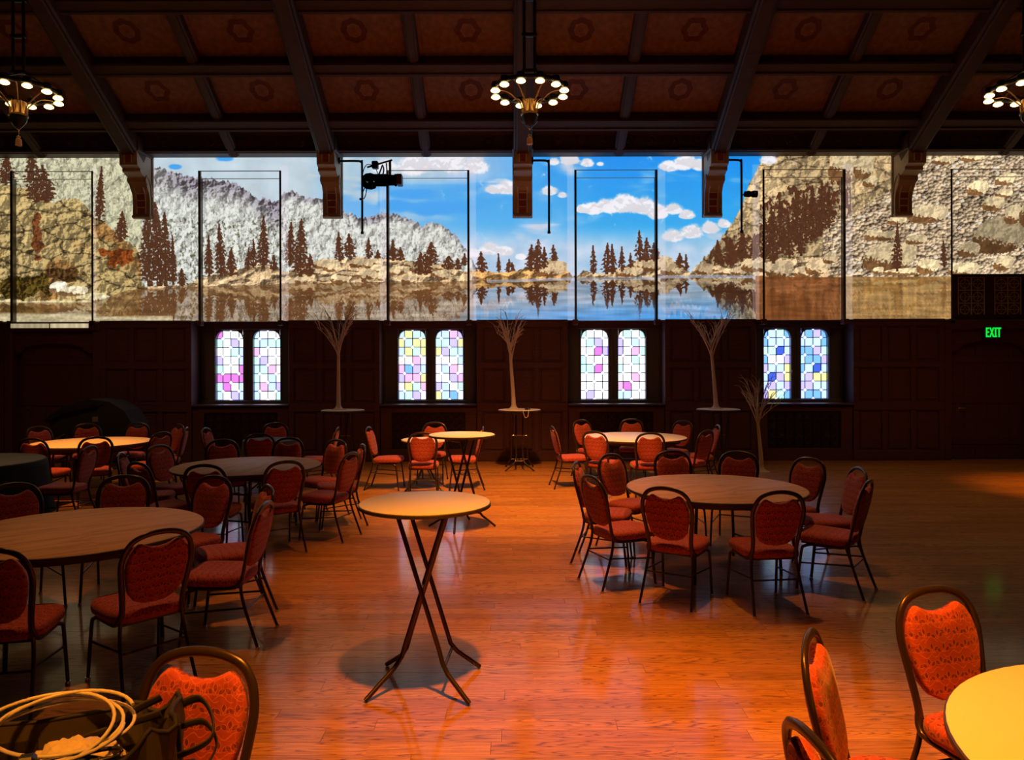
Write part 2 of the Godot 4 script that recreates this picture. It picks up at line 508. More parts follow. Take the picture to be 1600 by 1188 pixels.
func paint_panorama() -> Array:
	pic.resize(PW * PH * 3)
	var fine := noise_image(PW, PH, 0.11, FastNoiseLite.TYPE_SIMPLEX_SMOOTH, 3, 21)
	var streak := noise_image(PW, PH, 0.09, FastNoiseLite.TYPE_SIMPLEX_SMOOTH, 3, 22, Vector2(1, 2.2))
	var soft := noise_image(PW, PH, 0.012, FastNoiseLite.TYPE_SIMPLEX_SMOOTH, 5, 23)
	var wisps := noise_image(PW, PH, 0.012, FastNoiseLite.TYPE_SIMPLEX_SMOOTH, 4, 24, Vector2(3.2, 1))
	rough = noise_image(PW, PH, 0.028, FastNoiseLite.TYPE_SIMPLEX_SMOOTH, 5, 33, Vector2(1, 1), -1, 8.0)
	var stone := noise_image(PW, PH, 0.030, FastNoiseLite.TYPE_CELLULAR, 1, 25, Vector2(2.2, 1), FastNoiseLite.RETURN_DISTANCE2_SUB, 14.0)
	var block := noise_image(PW, PH, 0.030, FastNoiseLite.TYPE_CELLULAR, 1, 25, Vector2(2.2, 1), FastNoiseLite.RETURN_CELL_VALUE, 14.0)
	var rubble := noise_image(PW, PH, 0.15, FastNoiseLite.TYPE_CELLULAR, 1, 26, Vector2(1.3, 1), FastNoiseLite.RETURN_DISTANCE, 3.0)
	var pebble := noise_image(PW, PH, 0.15, FastNoiseLite.TYPE_CELLULAR, 1, 26, Vector2(1.3, 1), FastNoiseLite.RETURN_CELL_VALUE, 3.0)
	var lumps := noise_image(PW, PH, 0.045, FastNoiseLite.TYPE_CELLULAR, 1, 36, Vector2(1.5, 1), FastNoiseLite.RETURN_DISTANCE, 10.0)
	var veins := noise_image(PW, PH, 0.035, FastNoiseLite.TYPE_SIMPLEX_SMOOTH, 4, 37, Vector2(1, 1.9), -1, 10.0)
	var big := noise_image(PW, PH, 0.005, FastNoiseLite.TYPE_SIMPLEX_SMOOTH, 2, 27)
	var ripple := noise_image(PW, PH, 0.05, FastNoiseLite.TYPE_SIMPLEX_SMOOTH, 2, 28, Vector2(1, 9))
	var lines := noise_image(PW, PH, 0.06, FastNoiseLite.TYPE_SIMPLEX_SMOOTH, 2, 29, Vector2(8, 0.7))
	var V := func(a: Array) -> Array:
		var o := []
		for k in range(0, a.size(), 2): o.append(Vector2(a[k], a[k + 1]))
		return o
	var peaks: Array = V.call([-140, 225, 222, 225, 235, 262, 250, 261, 285, 272, 310, 276, 345, 279, 365, 283, 385, 296, 400, 309, 410, 306, 425, 313, 445, 300, 458, 297, 470, 304, 482, 309, 498, 307, 515, 318, 535, 328, 560, 339, 575, 339, 600, 331, 620, 333, 640, 340, 655, 350, 675, 345, 690, 350, 705, 361, 715, 370, 725, 386, 735, 397, 745, 420, 746, 520, 1090, 520, 1094, 412, 1110, 394, 1130, 368, 1150, 342, 1163, 312, 1170, 290, 1181, 270, 1190, 252, 1203, 236, 1215, 225, 1740, 225])
	var shore: Array = V.call([-140, 282, 0, 286, 15, 287, 58, 294, 76, 314, 90, 307, 118, 307, 138, 328, 150, 338, 165, 345, 180, 362, 195, 374, 212, 384, 219, 398, 221, 446, 290, 444, 322, 428, 345, 424, 400, 410, 425, 414, 445, 425, 470, 418, 500, 404, 535, 404, 560, 400, 585, 404, 610, 400, 640, 406, 700, 413, 728, 424, 745, 421, 775, 426, 800, 424, 818, 420, 840, 416, 858, 407, 866, 404, 880, 414, 894, 432, 902, 432, 912, 421, 932, 427, 950, 425, 982, 414, 1000, 403, 1025, 399, 1045, 404, 1066, 416, 1080, 428, 1088, 415, 1105, 413, 1120, 421, 1145, 416, 1160, 408, 1190, 403, 1740, 400])
	var water: Array = V.call([-140, 470, 150, 470, 172, 462, 200, 452, 290, 448, 330, 445, 460, 442, 650, 440, 800, 437, 900, 434, 1100, 431, 1250, 433, 1340, 434, 1740, 435])
	# air, peaks and shores
	for ix in PW:
		var px := ix / PS + PX0
		var jag := (fine[ix] / 255.0 - 0.5) * 7.0 + (streak[PW * 40 + ix] / 255.0 - 0.5) * 6.0
		var top := along(peaks, px) + jag
		var low := along(shore, px) + jag * 0.6
		var edge := along(water, px)
		var left := px < 900.0
		for iy in PH:
			var py := iy / PS + PY0
			if py > edge + 2.0:
				break
			var i := iy * PW + ix
			var f := fine[i] / 255.0
			var r := 0.0
			var g := 0.0
			var b := 0.0
			if py >= low and (px < 1300.0 or py > 428.0 and px < 1330.0):
				# tan granite: ledges with dark joints
				var crack := stone[i] / 255.0
				var bl := block[i] / 255.0
				var t := (0.86 + 0.18 * bl) * (0.88 + 0.24 * f) * (0.74 + 0.26 * smoothstep(0.0, 0.16, crack)) + relief(ix, iy) * 0.42
				if crack < 0.035: t *= 0.55
				if px < 225.0:
					r = 176 * t; g = 152 * t; b = 100 * t
					var rust := smoothstep(0.58, 0.72, big[i] / 255.0) * smoothstep(320.0, 360.0, py) * 0.6
					r *= 1.0 - 0.2 * rust; g *= 1.0 - 0.42 * rust; b *= 1.0 - 0.6 * rust
				else:
					var j := mini(iy + 2, PH - 1) * PW + mini(ix + 2, PW - 1)
					t = (0.84 + 0.2 * pebble[i] / 255.0) * (0.88 + 0.24 * f) + clampf((lumps[j] - lumps[i]) / 40.0, -0.4, 0.3) + relief(ix, iy) * 0.25
					r = 196 * t; g = 166 * t; b = 126 * t
					if px > 735.0 and px < 900.0: g *= 0.9; b *= 0.72
			elif py >= top:
				if left:
					var s := streak[i] / 255.0
					var vein := absf(veins[i] / 255.0 - 0.5)
					var dark := smoothstep(0.045, 0.012, vein) * 0.6 + smoothstep(0.40, 0.30, s) * 0.35
					var t := (1.0 - 0.45 * dark) * (0.95 + 0.12 * f) + clampf(relief(ix, iy), -0.5, 0.1) * 0.34
					r = 222 * t; g = 226 * t; b = 218 * t
					if px > 222.0:
						var depth := py - top
						var grey := clampf(1.0 - depth / (42.0 if px < 440.0 else 14.0) + (big[i] / 255.0 - 0.5), 0.0, 1.0)
						if px < 350.0: grey *= smoothstep(232.0, 300.0, px) * 0.4 + 0.6
						var gt := 0.78 + 0.4 * s * f + relief(ix, iy) * 0.7
						r = lerpf(r, 128 * gt, grey); g = lerpf(g, 124 * gt, grey); b = lerpf(b, 134 * gt, grey)
						if f < 0.42 and py > 340.0 and px < 480.0 and s < 0.44: r *= 0.62; g *= 0.62; b *= 0.5
					else:
						r *= 0.95; g *= 0.92; b *= 0.8
				else:
					# right slope: slabs above, pines below them, rubble beyond
					var span := clampf((px - 1330.0) / 150.0, 0.0, 1.0)
					var scree := py > lerpf(352.0, 238.0, span) - 24.0 * f or px > 1490.0
					if scree and px > 1290.0:
						var pb := pebble[i] / 255.0
						var j := mini(iy + 2, PH - 1) * PW + mini(ix + 2, PW - 1)
						var gap := smoothstep(0.50, 0.74, rubble[i] / 255.0)
						var t := (0.72 + 0.34 * pb) * (0.86 + 0.26 * f) + clampf((rubble[j] - rubble[i]) / 110.0, -0.25, 0.2)
						t *= 1.0 - 0.38 * gap
						t += clampf((lumps[j] - lumps[i]) / 60.0, -0.15, 0.12) + (big[i] / 255.0 - 0.5) * 0.25
						r = 200 * t; g = 174 * t; b = 140 * t
						if pb > 0.93: r = lerpf(r, 232, 0.6); g = lerpf(g, 226, 0.6); b = lerpf(b, 210, 0.6)
					else:
						var crack := stone[i] / 255.0
						var t := (0.84 + 0.16 * block[i] / 255.0) * (0.86 + 0.28 * f) * (0.78 + 0.22 * smoothstep(0.0, 0.14, crack)) + relief(ix, iy) * 0.32 + (big[i] / 255.0 - 0.5) * 0.4
						if crack < 0.03: t *= 0.62
						r = 196 * t; g = 168 * t; b = 122 * t
						var wood := 0.0
						if px > 1108.0 and px < 1190.0: wood = smoothstep(366.0 - (px - 1150.0) * 0.35, 380.0 - (px - 1150.0) * 0.35, py)
						if px >= 1188.0 and px < 1330.0: wood = smoothstep(300.0 - (px - 1188.0) * 0.25, 318.0 - (px - 1188.0) * 0.25, py) * smoothstep(420.0 - (px - 1188.0) * 0.5, 400.0 - (px - 1188.0) * 0.5, py)
						if wood > 0.0 and (streak[i] + rough[i]) / 510.0 < 0.36 + 0.13 * wood:
							var tt := 0.75 + 0.5 * f
							r = 84 * tt; g = 50 * tt; b = 34 * tt
			else:
				# sky: deep blue to the right, cloud to the left and near the water
				var blue := smoothstep(560.0, 780.0, px) * 0.55 + smoothstep(860.0, 960.0, px) * 0.45
				var cloud := wisps[i] / 255.0
				var cover := smoothstep(0.30 + 0.26 * blue, 0.78 + 0.18 * blue, cloud)
				if px < 540.0: cover = maxf(cover, smoothstep(560.0, 470.0, px) * 0.95)
				cover = maxf(cover, smoothstep(880.0, 700.0, px) * smoothstep(302.0, 268.0, py) * (0.72 + 0.28 * soft[i] / 255.0))
				cover = maxf(cover, smoothstep(346.0, 392.0, py) * (0.66 + 0.34 * soft[i] / 255.0))
				if px > 590.0 and py > 285.0 and py < 350.0: cover *= 0.55
				var h := clampf((py - 240.0) / 130.0, 0.0, 1.0)
				var br := lerpf(62, 8, blue) + 70 * h * (1.0 - blue * 0.4)
				var bg := lerpf(160, 142, blue) + 32 * h
				var bb := 238.0
				var ct := 0.9 + 0.12 * soft[i] / 255.0
				r = lerpf(br, (206 if px < 700.0 else 214) * ct, cover); g = lerpf(bg, (222 if px < 700.0 else 224) * ct, cover); b = lerpf(bb, (230 if px < 700.0 else 242) * ct, cover)
			var k := i * 3
			pic[k] = clampi(int(r), 0, 255); pic[k + 1] = clampi(int(g), 0, 255); pic[k + 2] = clampi(int(b), 0, 255)
	# blue holes in the left cloud; heaped clouds on the right
	for hole in [[352.0, 246.0, 15.0, 6.0], [274.0, 259.0, 10.0, 4.0], [645.0, 300.0, 46.0, 9.0], [690.0, 322.0, 60.0, 12.0], [620.0, 318.0, 30.0, 10.0]]:
		for iy in range(int((hole[1] - hole[3] * 1.5 - PY0) * PS), int((hole[1] + hole[3] * 1.5 - PY0) * PS)):
			for ix in range(int((hole[0] - hole[2] * 1.5 - PX0) * PS), int((hole[0] + hole[2] * 1.5 - PX0) * PS)):
				if iy < 0 or iy >= PH: continue
				var px := ix / PS + PX0
				var py := iy / PS + PY0
				if py > along(peaks, px) - 2.0: continue
				var q := Vector2((px - hole[0]) / hole[2], (py - hole[1]) / hole[3]).length()
				var a := smoothstep(1.15, 0.65, q + soft[iy * PW + ix] / 255.0 * 0.7 - 0.35)
				var i := (iy * PW + ix) * 3
				pic[i] = int(lerpf(pic[i], 64, a)); pic[i + 1] = int(lerpf(pic[i + 1], 164, a)); pic[i + 2] = int(lerpf(pic[i + 2], 240, a))
	var V3 := func(a: Array) -> Array:
		var o := []
		for k in range(0, a.size(), 3): o.append(Vector3(a[k], a[k + 1], a[k + 2]))
		return o
	paint_cloud(V3.call([912, 326, 14, 930, 326, 22, 952, 322, 28, 978, 320, 34, 1004, 325, 32, 1030, 334, 24, 1052, 330, 22, 1072, 338, 18]), soft, fine)
	paint_cloud(V3.call([772, 298, 18, 790, 296, 26, 812, 300, 22, 860, 300, 18, 878, 306, 12]), soft, fine)
	paint_cloud(V3.call([866, 254, 14, 890, 252, 22, 918, 256, 18, 938, 257, 10]), soft, fine)
	paint_cloud(V3.call([1046, 262, 20, 1070, 258, 26, 1096, 262, 22, 1200, 252, 18]), soft, fine)
	paint_cloud(V3.call([740, 398, 16, 764, 392, 22, 790, 394, 18, 812, 402, 12]), soft, fine)
	paint_cloud(V3.call([1052, 372, 24, 1080, 366, 28, 1110, 360, 22, 1132, 352, 16]), soft, fine)
	paint_cloud(V3.call([600, 262, 26, 648, 262, 34, 700, 256, 40, 745, 262, 30]), soft, fine)
	# shaded hollows of the left cliff, bushes and drift logs
	var rng := RandomNumberGenerator.new()
	rng.seed = 7
	for iy in PH:
		var py := iy / PS + PY0
		for ix in range(0, int((225 - PX0) * PS)):
			var px := ix / PS + PX0
			var f := fine[iy * PW + ix] / 255.0 + relief(ix, iy) * 0.9
			if Vector2((px - 186.0 - (py - 400.0) * 0.4) / 26.0, (py - 400.0) / 14.0).length() < 0.2 + 1.5 * rough[iy * PW + ix] / 255.0:
				dot(ix, iy, 122 * (0.7 + 0.5 * f), 60 * (0.7 + 0.5 * f), 24 * (0.7 + 0.5 * f))
			if Vector2((px - 52.0) / 10.0, (py - 366.0) / 36.0).length() < 0.1 + 1.5 * rough[iy * PW + ix] / 255.0:
				dot(ix, iy, 104 * (0.7 + 0.5 * f), 58 * (0.7 + 0.5 * f), 32 * (0.7 + 0.5 * f))
			if Vector2((px - 92.0 - (py - 425.0) * 0.9) / 34.0, (py - 425.0) / 10.0).length() < 0.1 + 1.6 * rough[iy * PW + ix] / 255.0:
				dot(ix, iy, 72 * (0.6 + 0.7 * f), 50 * (0.6 + 0.7 * f), 26 * (0.6 + 0.7 * f))
			if Vector2((px - 30.0) / 52.0, (py - 444.0) / 20.0).length() < 0.3 + 1.2 * rough[iy * PW + ix] / 255.0:
				dot(ix, iy, 68 * (0.5 + 0.9 * f), 56 * (0.5 + 0.9 * f), 20 * (0.5 + 0.9 * f))
	paint_boulder(84, 446, 14, 10, Vector3(232, 224, 200), 0.5, fine)
	paint_boulder(108, 452, 24, 8, Vector3(222, 208, 176), 0.4, fine)
	paint_boulder(140, 463, 28, 8, Vector3(205, 190, 142), 0.4, fine)
	paint_boulder(162, 465, 10, 5, Vector3(226, 214, 176), 0.5, fine)
	for k in 40:
		paint_boulder(-130 + k * 8.0, 472 + rng.randf_range(-2, 2), rng.randf_range(6, 16), rng.randf_range(3, 6), Vector3(206, 190, 144), 0.3, fine) if k < 36 else null
	# boulders on the far shore
	for k in 70:
		var x := rng.randf_range(450, 735)
		var y := along(shore, x) + rng.randf_range(4, 34)
		if y < along(water, x) - 2: paint_boulder(x, y, rng.randf_range(5, 14), rng.randf_range(3, 8), Vector3(206, 182, 142) * rng.randf_range(0.85, 1.12), 0.45, fine)
	for q in [[1100, 421, 14, 9, 0.8], [1120, 420, 7, 5, 1.05], [1135, 425, 8, 5, 1.1], [1155, 424, 13, 7, 0.95], [1178, 414, 20, 12, 1.0], [1200, 418, 16, 9, 1.0], [1222, 420, 22, 14, 0.9], [1260, 424, 18, 9, 1.05], [1282, 416, 20, 14, 1.05], [1302, 403, 12, 9, 0.9], [1020, 412, 30, 12, 0.95], [1050, 420, 18, 11, 0.9], [985, 424, 22, 8, 0.95], [860, 420, 26, 13, 0.95]]:
		paint_boulder(q[0], q[1], q[2], q[3], Vector3(204, 178, 138) * q[4], 0.5, fine)
	for q in [[1390, 403, 42, 24, 0.92], [1450, 336, 32, 15, 1.0], [1402, 346, 15, 7, 1.05], [1365, 368, 14, 9, 1.0], [1388, 370, 18, 8, 0.82], [1432, 376, 17, 8, 0.95], [1372, 424, 9, 6, 1.15], [1420, 426, 40, 6, 1.12], [1450, 418, 18, 12, 1.15], [1534, 293, 17, 12, 1.15], [1578, 280, 16, 9, 1.1], [1576, 302, 14, 7, 1.1], [1570, 368, 44, 30, 0.72], [1520, 390, 18, 12, 0.8], [1510, 422, 28, 12, 1.1], [1575, 412, 16, 12, 1.05], [1560, 318, 18, 12, 0.95], [1590, 335, 14, 16, 0.95], [1640, 330, 40, 30, 0.9], [1690, 400, 50, 26, 0.95], [1360, 285, 12, 9, 0.95], [1476, 252, 18, 7, 1.05], [1520, 248, 20, 6, 1.1], [1318, 260, 22, 22, 0.95], [1350, 262, 16, 20, 0.9]]:
		paint_boulder(q[0], q[1], q[2], q[3], Vector3(208, 186, 144) * q[4], 0.35, fine)
	# pines
	for q in [[-60, 240, 300, 20], [-30, 250, 290, 14], [10, 236, 288, 15], [50, 232, 312, 20], [66, 256, 313, 17], [157, 258, 342, 9], [190, 328, 376, 12], [232, 322, 446, 17], [246, 314, 446, 19], [258, 330, 446, 14], [270, 366, 444, 7], [284, 418, 446, 9], [322, 364, 430, 8], [340, 346, 430, 10], [357, 384, 430, 10], [384, 384, 420, 6], [392, 370, 416, 7], [408, 334, 418, 11], [424, 396, 420, 8], [454, 346, 414, 10], [470, 341, 432, 14], [484, 396, 430, 10], [530, 362, 408, 9], [546, 364, 404, 12], [576, 371, 404, 7], [590, 390, 404, 6], [612, 372, 406, 9], [624, 384, 406, 8], [655, 392, 428, 13], [672, 376, 414, 14], [664, 398, 428, 12], [700, 398, 420, 13], [714, 402, 420, 9], [725, 394, 414, 6], [752, 393, 426, 10], [779, 396, 426, 4], [795, 405, 426, 7], [830, 382, 424, 10], [840, 374, 424, 12], [850, 386, 420, 7], [865, 383, 408, 7], [800, 410, 424, 5], [928, 382, 428, 6], [950, 378, 428, 9], [958, 380, 428, 8], [973, 384, 424, 6], [987, 394, 418, 5], [1001, 358, 408, 8], [1012, 370, 408, 9], [1024, 378, 408, 8], [1062, 396, 420, 9], [1072, 398, 424, 5], [1198, 330, 410, 10], [1210, 318, 400, 11], [1224, 306, 396, 11], [1236, 322, 404, 9], [1248, 300, 384, 12], [1262, 296, 380, 11], [1274, 288, 372, 12], [1288, 280, 364, 12], [1300, 290, 356, 9], [1255, 340, 400, 9], [1212, 350, 412, 9], [1280, 330, 372, 8], [1402, 352, 426, 9], [1475, 378, 420, 6], [1122, 376, 414, 9], [1140, 372, 412, 10], [1160, 360, 408, 12], [1178, 366, 408, 10]]:
		paint_tree(q[0], q[1], q[2], q[3], rng, fine)
	# water: what stands above it, upside down, drawn into streaks
	for ix in PW:
		var px := ix / PS + PX0
		var edge := along(water, px)
		var y0 := int((edge - PY0) * PS)
		var col := fine[PW * 7 + ix] / 255.0
		for iy in range(maxi(0, y0), PH):
			var py := iy / PS + PY0
			var depth := py - edge
			var i := iy * PW + ix
			var rp := ripple[i] / 255.0 - 0.5
			var hz := lines[i] / 255.0 - 0.5
			var sy := clampi(int((edge - depth * (0.95 + 0.5 * col * smoothstep(0.0, 30.0, depth)) - 1.5 - PY0) * PS + rp * 10.0), 0, PH - 1)
			var sx := clampi(ix + int(hz * 5.0 + rp * 3.0), 0, PW - 1)
			var k := (sy * PW + sx) * 3
			var r: float = pic[k] * 0.80
			var g: float = pic[k + 1] * 0.80
			var b: float = pic[k + 2] * 0.80
			var lum := (r + g + b) / 3.0
			if px < 740.0:
				var dk := 1.0 if lum < 130.0 else 0.45 + 0.5 * (1.0 - col)
				r = lerpf(r, 128 + 60 * (1.0 - dk), 0.55 * dk); g = lerpf(g, 88 + 60 * (1.0 - dk), 0.55 * dk); b = lerpf(b, 50 + 60 * (1.0 - dk), 0.55 * dk)
			elif px > 1180.0:
				var t := 0.75 + 0.55 * (ripple[i] / 255.0)
				r = lerpf(r, 160 * t, 0.72); g = lerpf(g, 118 * t, 0.72); b = lerpf(b, 62 * t, 0.72)
				if px < 1320.0: r *= 0.82; g *= 0.66; b *= 0.62
			else:
				var sh := smoothstep(30.0, 62.0, depth) * smoothstep(640.0, 900.0, px) * smoothstep(1190.0, 1100.0, px)
				r = lerpf(r, 92, sh * 0.6); g = lerpf(g, 160, sh * 0.6); b = lerpf(b, 232, sh * 0.6)
				if depth < 4.0 and px > 760.0: r = lerpf(r, 190, 0.5); g = lerpf(g, 205, 0.5); b = lerpf(b, 235, 0.5)
			var gl := 1.0 + hz * 0.35
			if px < 270.0 and py > 484.0:
				var sp := rubble[i] / 255.0
				var cover := smoothstep(484.0, 490.0, py) if px < 150.0 else smoothstep(490.0, 494.0, py)
				r = lerpf(r, 170 + 50 * sp, cover); g = lerpf(g, 155 + 50 * sp, cover); b = lerpf(b, 118 + 50 * sp, cover)
			dot(ix, iy, r * gl, g * gl, b * gl)
	# overlapping projector light, painted into the picture as brighter strips
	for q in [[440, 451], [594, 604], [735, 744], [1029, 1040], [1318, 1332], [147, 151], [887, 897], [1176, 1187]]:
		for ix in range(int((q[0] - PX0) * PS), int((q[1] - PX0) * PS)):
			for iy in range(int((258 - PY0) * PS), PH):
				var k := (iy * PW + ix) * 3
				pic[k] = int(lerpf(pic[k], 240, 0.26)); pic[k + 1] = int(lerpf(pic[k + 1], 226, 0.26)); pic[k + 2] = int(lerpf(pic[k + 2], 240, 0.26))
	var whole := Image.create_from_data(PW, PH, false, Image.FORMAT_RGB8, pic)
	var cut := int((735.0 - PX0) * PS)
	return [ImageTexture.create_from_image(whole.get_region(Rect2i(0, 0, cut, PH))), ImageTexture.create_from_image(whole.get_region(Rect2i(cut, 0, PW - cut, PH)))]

# ------------------------------------------------------------------ the hall
func bay(k: int) -> float:
	return BAY0 + BAY * k

func corbel_x(k: int) -> float:
	return 0.21 + 3.66 * k

func make_materials() -> void:
	var grain := wood_texture(1024, 512, 31, Color(0.30, 0.19, 0.11), Color(0.80, 0.63, 0.46), 7.0)
	var m := mat("oak_floor", lin(1.0, 1.0, 1.0), 0.42)
	m.albedo_texture = grain
	m.vertex_color_use_as_albedo = true
	m.clearcoat_enabled = true
	m.metallic_specular = 0.18
	m.clearcoat = 0.5
	m.clearcoat_roughness = 0.11
	var panel := wood_texture(512, 512, 41, Color(0.23, 0.145, 0.17), Color(0.36, 0.22, 0.25), 6.0)
	m = mat("dark_panelling", lin(1, 1, 1), 0.45)
	m.albedo_texture = panel
	m.uv1_triplanar = true
	m.uv1_world_triplanar = true
	m.uv1_scale = Vector3(0.8, 0.8, 0.8)
	m = mat("beam_oak", lin(1, 1, 1), 0.6)
	m.albedo_texture = wood_texture(512, 512, 51, Color(0.16, 0.10, 0.07), Color(0.27, 0.175, 0.13), 5.0)
	m.uv1_triplanar = true
	m.uv1_scale = Vector3(0.6, 0.6, 0.6)
	for k in 2:
		m = mat("ceiling_board_%d" % k, lin(1, 1, 1), 0.8)
		m.albedo_texture = medallion_texture(61 + k, k)
	mat("plaster", lin(0.42, 0.40, 0.37), 0.9)
	mat("black_stone", lin(0.10, 0.098, 0.115), 0.36)
	mat("lead", lin(0.02, 0.02, 0.025), 0.5, 0.3)
	mat("jamb_metal", lin(0.13, 0.13, 0.135), 0.4, 0.4)
	mat("black_iron", lin(0.015, 0.015, 0.017), 0.45, 0.4)
	mat("grille_metal", lin(0.62, 0.55, 0.42), 0.45)
	mat("steel", lin(0.55, 0.54, 0.52), 0.25, 1.0)
	mat("brass", lin(0.62, 0.36, 0.14), 0.3, 1.0)
	mat("brown_steel", lin(0.055, 0.036, 0.022), 0.28, 0.55)
	mat("chrome", lin(0.7, 0.7, 0.7), 0.12, 1.0)
	m = mat("red_fabric", lin(1, 1, 1), 0.85)
	m.albedo_texture = fabric_texture()
	m.uv1_triplanar = true
	m.uv1_scale = Vector3(3.1, 3.1, 3.1)
	m.rim_enabled = true
	m.rim = 0.25
	m.rim_tint = 0.7
	m = mat("tan_laminate", lin(1, 1, 1), 0.55)
	m.albedo_texture = wood_texture(512, 512, 71, Color(0.52, 0.38, 0.25), Color(0.74, 0.58, 0.40), 2.5)
	m.metallic_specular = 0.25
	m.uv1_triplanar = true
	m.uv1_scale = Vector3(0.55, 0.55, 0.55)
	mat("cream_laminate", lin(0.74, 0.66, 0.54), 0.45)
	mat("edge_band", lin(0.05, 0.035, 0.025), 0.5)
	mat("table_steel", lin(0.05, 0.045, 0.04), 0.35, 0.6)
	mat("black_cloth", lin(0.012, 0.012, 0.014), 0.95)
	mat("slate_cloth", lin(0.05, 0.06, 0.09), 0.9)
	mat("birch", lin(0.50, 0.40, 0.35), 0.7)
	mat("nylon", lin(0.055, 0.045, 0.030), 0.7)
	mat("nylon_strap", lin(0.014, 0.012, 0.010), 0.75)
	mat("white_cable", lin(0.62, 0.58, 0.52), 0.35)
	mat("black_cable", lin(0.012, 0.012, 0.012), 0.3)
	m = mat("cloudy_plastic", lin(0.62, 0.52, 0.38), 0.25)
	m.clearcoat_enabled = true
	m.clearcoat = 0.6
	mat("black_plastic", lin(0.012, 0.012, 0.013), 0.4)
	mat("blue_black_paint", lin(0.02, 0.022, 0.035), 0.4)
	mat("rust_metal", lin(0.10, 0.04, 0.03), 0.5)
	mat("corbel_paint", lin(0.40, 0.33, 0.25), 0.55)
	mat("corbel_red", lin(0.32, 0.08, 0.055), 0.6)
	mat("corbel_pale", lin(0.72, 0.66, 0.60), 0.5)
	mat("tassel", lin(0.75, 0.42, 0.22), 0.6)
	mat("tag_grey", lin(0.15, 0.15, 0.14), 0.8)
	mat("sign_black", lin(0.01, 0.015, 0.01), 0.4)
	glow("bulb_glow", Color(1.0, 0.80, 0.48), 6.0)
	glow("lens_glow", Color(1.0, 0.62, 0.28), 4.0)
	glow("exit_green", Color(0.05, 1.0, 0.30), 0.85)
	# stained glass, daylight behind it
	var glass := {"white": [1.8, 1.85, 2.1], "pale_blue": [0.76, 1.0, 1.9], "lilac": [0.78, 0.68, 1.8], "pink": [1.5, 0.66, 1.1], "magenta": [0.95, 0.28, 0.95], "yellow": [1.1, 1.05, 0.48], "sky": [0.27, 0.66, 1.5], "blue": [0.07, 0.16, 0.9], "teal": [0.02, 0.62, 0.58], "rose": [0.95, 0.40, 0.46], "mint": [0.80, 1.6, 1.5]}
	for g in glass:
		var q: Array = glass[g]
		var most: float = q.max()
		glow("window_glass_" + g, lin(q[0] / most, q[1] / most, q[2] / most), most)

func build_floor() -> void:
	var fl := setting("floor", "glossy honey oak plank floor of the hall", "floor")
	part("subfloor", shape().box(Vector3(0, -0.14, -5.7), Vector3(27, 0.22, 18.4)), M.dark_panelling, fl)
	var rng := RandomNumberGenerator.new()
	rng.seed = 3
	var wide := 0.118
	var near := []
	var field := shape()
	field.coloured = true
	var row := 0
	var z := 3.3
	while z > WALL - 0.1:
		var x := -13.4 - rng.randf() * 1.6
		while x < 13.4:
			var long: float = [0.9, 1.25, 1.6, 1.95, 2.3][rng.randi() % 5]
			var tone := rng.randf_range(0.80, 1.16)
			var warm := rng.randf_range(-0.05, 0.05)
			var u := Vector2(rng.randf(), rng.randf())
			var tilt := rng.randf_range(-0.0016, 0.0016)
			var roll := rng.randf_range(-0.0006, 0.0006)
			var s := field
			var mid := x + long * 0.5
			var d := -(z - wide * 0.5)
			var seen: bool = d > 3.3 and d < 7.3 and absf(mid) - long * 0.5 < d * 0.70
			if seen:
				s = shape()
				s.coloured = true
			s.tint = Color(0.96 * tone, (0.75 + warm) * tone, (0.36 + warm) * tone)
			plank(s, x, long, z, wide, tilt, roll, u)
			if seen:
				near.append(s)
			x += long
		z -= wide
		row += 1
	for s in near:
		part("floor_plank", s, M.oak_floor, fl)
	var far := part("floor_planking", field, M.oak_floor, fl)
	far.set_meta("kind", "stuff")

func plank(s, x: float, long: float, z: float, wide: float, tilt: float, roll: float, u: Vector2) -> void:
	# a board lying a hair out of level, with open joints round it
	var g := 0.0009
	var x0 := x + g
	var x1 := x + long - g
	var z0 := z - wide + g
	var z1 := z - g
	var dy := tilt * wide * 0.5
	var ex := roll * long * 0.5
	var nn := Vector3(-2.0 * ex / long, 1.0, -2.0 * dy / wide).normalized()
	var p := [Vector3(x0, -ex + dy, z1), Vector3(x1, ex + dy, z1), Vector3(x1, ex - dy, z0), Vector3(x0, -ex - dy, z0)]
	s.quad(p[0], p[1], p[2], p[3], nn, u, u + Vector2(long / 2.6, wide / 0.62))
	var out := [Vector3(0, 0, 1), Vector3(1, 0, 0), Vector3(0, 0, -1), Vector3(-1, 0, 0)]
	for k in 4:
		var k2 := (k + 1) % 4
		s.quad(Vector3(p[k].x, -0.03, p[k].z), Vector3(p[k2].x, -0.03, p[k2].z), p[k2], p[k], out[k], u, u + Vector2(0.02, 0.02))

